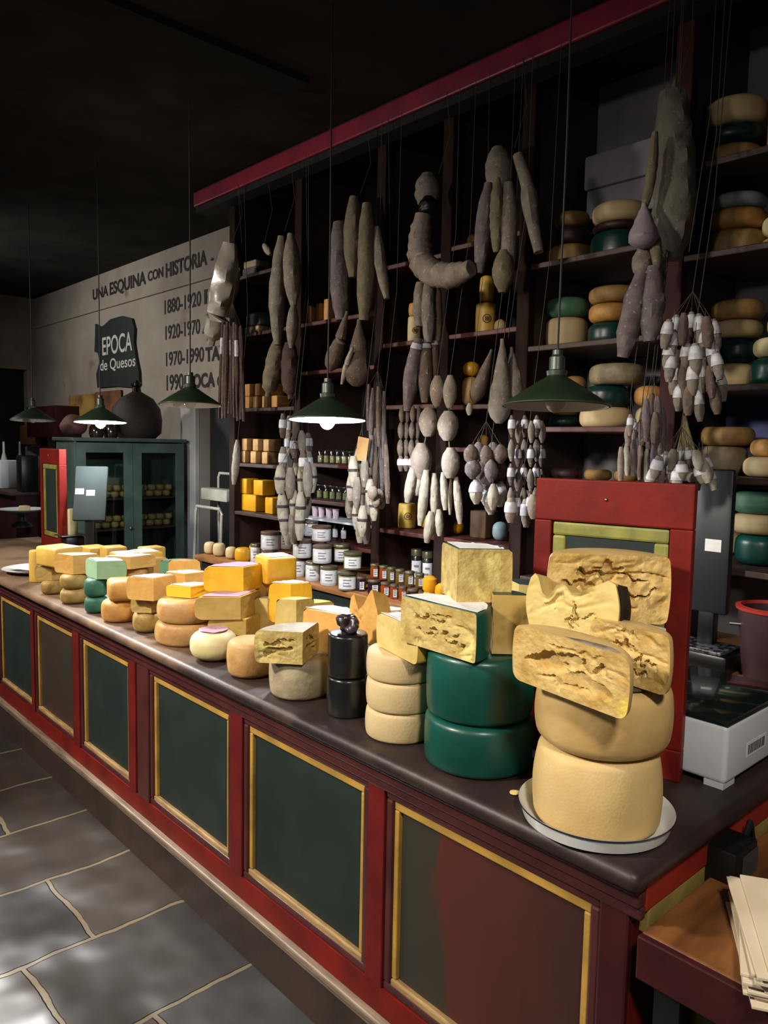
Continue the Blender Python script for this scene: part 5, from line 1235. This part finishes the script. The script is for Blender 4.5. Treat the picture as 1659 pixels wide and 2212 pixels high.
for x0, y0, x1, y1, w, lab in [(893, 1010, 880, 1085, 24, 'white spotted salami at the left of the fringe under the round ones'), (908, 1015, 900, 1070, 22, 'second white spotted salami of the fringe'), (921, 1015, 908, 1135, 22, 'long white spotted salami, third of the fringe'), (938, 1022, 938, 1112, 20, 'white spotted salami with a blotch in the middle of the fringe'), (957, 1020, 962, 1102, 17, 'slim white spotted salami of the fringe right of the middle'), (974, 1035, 972, 1112, 10, 'very slim white salami of the fringe'), (985, 1030, 994, 1132, 18, 'long white spotted salami at the right of the fringe'), (932, 1105, 922, 1172, 22, 'lowest white spotted salami tip, left'), (948, 1100, 950, 1158, 18, 'lowest white spotted salami tip, right')]:
    meat(lab, [(x0, y0), (x1, y1)], w, Y-.06+random.uniform(-.05, .05), s_white, p=.3)
# fifth bunch
cord(1112, 318, Y, 'cord of the bunch behind the near lamp')
meat('grey salami head at the top of the bunch behind the near lamp', [(1075, 320), (1080, 420)], 60, Y+.08, s_grey)
meat('purple grey salami at the left of the bunch behind the near lamp', [(1055, 395), (1046, 480), (1036, 590)], 38, Y, s_purple)
meat('twine tied salami in the middle of the bunch behind the near lamp', [(1074, 385), (1072, 545)], 32, Y-.03, s_olive, ties=7)
meat('long grey salami right of the middle, behind the near lamp', [(1098, 395), (1098, 530), (1096, 600)], 40, Y+.01, s_grey, p=.3)
meat('round ended salami lowest of the upper bunch behind the near lamp', [(1088, 540), (1086, 632)], 48, Y-.02, s_olive, p=.5)
meat('long curved tapering sausage on the right of the upper bunch', [(1118, 335), (1140, 400), (1150, 480), (1164, 545)], 36, Y+.02, s_grey, 'sausage', prof=lambda t: max(.3, (.6+.6*t if t < .4 else 1.02-.75*(t-.4))))
cord(1098, 730, 2.60, 'cord of the broad leaf shaped salamis left of the near lamp')
meat('broad leaf shaped grey salami just left of the near lamp', [(1085, 732), (1085, 800), (1078, 915)], 54, 2.60, s_grey, prof=drop)
meat('leaf shaped salami behind, tilted left of the near lamp', [(1062, 755), (1048, 800), (1024, 868)], 36, 2.66, s_brown, prof=drop)
meat('broad grey salami whose edge shows behind the near lamp', [(1105, 750), (1112, 840), (1112, 880)], 46, 2.66, s_grey, prof=drop)
cord(1014, 872, 2.63, 'thread of the small dangling sausage ball', .0012)
chain('small sausage ball dangling on a thread left of the leaf shaped ones', [(1014, 884, 15, 26)], 2.63, s_white)
g = 'round labelled sausages behind the near lamp'
cluster('round dark sausage with white paper in the heap left of the red screen', g, [(1018, 960), (1034, 955), (1050, 962), (1066, 955), (1082, 960), (1022, 990), (1042, 996), (1060, 992), (1080, 990), (1050, 1015)], [s_brown, s_purple], 2.58, 34, 46, None, p=.6)
cluster('white labelled sausage end in the row just left of the red screen', 'labelled sausage ends left of the red screen', [(1028, 1036), (1050, 1042), (1066, 1045), (1082, 1040), (1060, 1056)], s_white, 2.56, 28, 56, (.08, .5), p=.5)
for i, x in enumerate([1106, 1120, 1134, 1148, 1160, 1171]):
    for j in range(4):
        y = 897+j*52+(i % 2)*12
        meat('small sausage with white band in the column between lamp and red screen', [(x-j*.8, y), (x-j, y+48)], 16, 2.60+.04*(i % 3-1), [s_brown, s_grey][(i+j) % 2], 'sausage', 'banded sausages under the near lamp', .5, band_=(.25, .6) if (i+j) % 2 == 0 else None, rings=10, seg=12)
cluster('white labelled hanging tip beside the upper left of the red screen', 'labelled tips beside the red screen', [(1104, 1075), (1136, 1078), (1152, 1068)], s_pink, 2.55, 24, 56, (.2, .6))
# sixth bunch
cord(1462, 190, 2.62, 'cord of the big ham on the right')
meat('big dried ham hanging highest on the right', [(1452, 200), (1455, 330), (1458, 450), (1448, 560)], 92, 2.73, salm('dried_ham_skin', '#585249', '#6d675b', '#84806f'), 'cured_ham', prof=lambda t: .35+.65*math.sin(PI*min(1, .12+.62*t)) if t < .8 else .95-1.9*(t-.8), rings=22, wr=.2)
meat('slim tied sausage hanging along the left of the big ham', [(1415, 285), (1408, 370), (1395, 440), (1388, 460)], 24, 2.58, s_olive, 'sausage', p=.3, ties=6)
meat('lilac grey pear shaped cheese below the big ham', [(1392, 440), (1391, 480), (1389, 536)], 66, 2.56, M('lilac_pear_rind', '#7d7077', '#958b90', .55, 8, bump=.3), 'pear_cheese', prof=drop)
meat('grey link under the pear shaped cheese', [(1388, 536), (1387, 600)], 44, 2.60, s_grey, p=.4)
meat('short tied sausage end beside the pear shaped cheese', [(1416, 500), (1420, 585)], 24, 2.60, s_olive, p=.4)
meat('long mottled purple salami, left of the pair on the right', [(1385, 590), (1368, 670), (1345, 772)], 50, 2.57, s_purple, p=.32, rings=18)
meat('long mottled purple salami, right of the pair on the right', [(1412, 575), (1408, 650), (1404, 738)], 54, 2.60, s_purple, p=.34, rings=18)
cluster('purple slim salami in the bunch right of the near lamp shade', 'purple slim salamis', [(1396, 862), (1408, 850), (1420, 856), (1388, 890), (1402, 895), (1416, 890), (1430, 880)], [s_purple, s_brown], 2.62, 18, 95, None, p=.35)
cluster('pale slim sausage in the lower bunch just above the red screen', 'pale slim sausages above the red screen', [(1342, 965), (1354, 958), (1368, 950), (1384, 962), (1398, 970), (1412, 962), (1425, 955)], [s_pink, s_white, s_purple], 2.60, 16, 78, None, p=.3)
cluster('pinkish banded sausage at the left of the purple slim bunch', 'pinkish banded sausages', [(1362, 895), (1370, 905), (1356, 920)], s_pink, 2.56, 15, 45, (.2, .5))
cord(1410, 850, 2.62, 'cord of the purple slim bunch')
# seventh bunch: silver banded small salamis
cord(1488, 545, 2.60, 'cord of the silver banded bunch at the right')
sp = [(1446, 690), (1462, 680), (1478, 676), (1494, 674), (1510, 678), (1526, 684), (1540, 690), (1450, 735), (1466, 742), (1484, 738), (1502, 742), (1520, 738), (1536, 735), (1462, 790), (1478, 780), (1496, 786), (1514, 782), (1532, 790), (1552, 800), (1470, 830), (1488, 835), (1508, 838)]
cluster('small silvery salami with pale band in the dense bunch at the right', 'silvery banded salamis at the right', sp+[(1455, 712), (1490, 708), (1522, 712), (1545, 760), (1540, 825), (1452, 765), (1500, 812), (1480, 812)], [s_grey, s_grey, s_brown], 2.58, 24, 66, (.15, .48), slant=.25)
g = 'dry stalks above the white banded bunch'
for i in range(7):
    P, Q = aty(1479+random.uniform(-2, 2), 898, 2.56), aty(1462+i*7, 985, 2.56)
    tag(link('dry_stalk', TB([(0, 0, 0), Q-P], .004, 5), M('straw', '#7d704a', rough=.9), None, P), 'dry straw coloured stalk holding the white banded bunch', 'stalk', g)
sp = [(1425, 985), (1440, 975), (1456, 970), (1472, 966), (1488, 966), (1504, 972), (1520, 982), (1418, 1005), (1436, 1002), (1454, 998), (1472, 996), (1490, 998), (1508, 1002), (1526, 1008)]
cluster('white banded small salami in the dome shaped bunch above the red screen', 'white banded salamis above the red screen', sp+[(1432, 1012), (1464, 1010), (1498, 1012), (1516, 990), (1448, 985)], [s_grey, s_white], 2.50, 23, 48, (.2, .6), slant=.5)
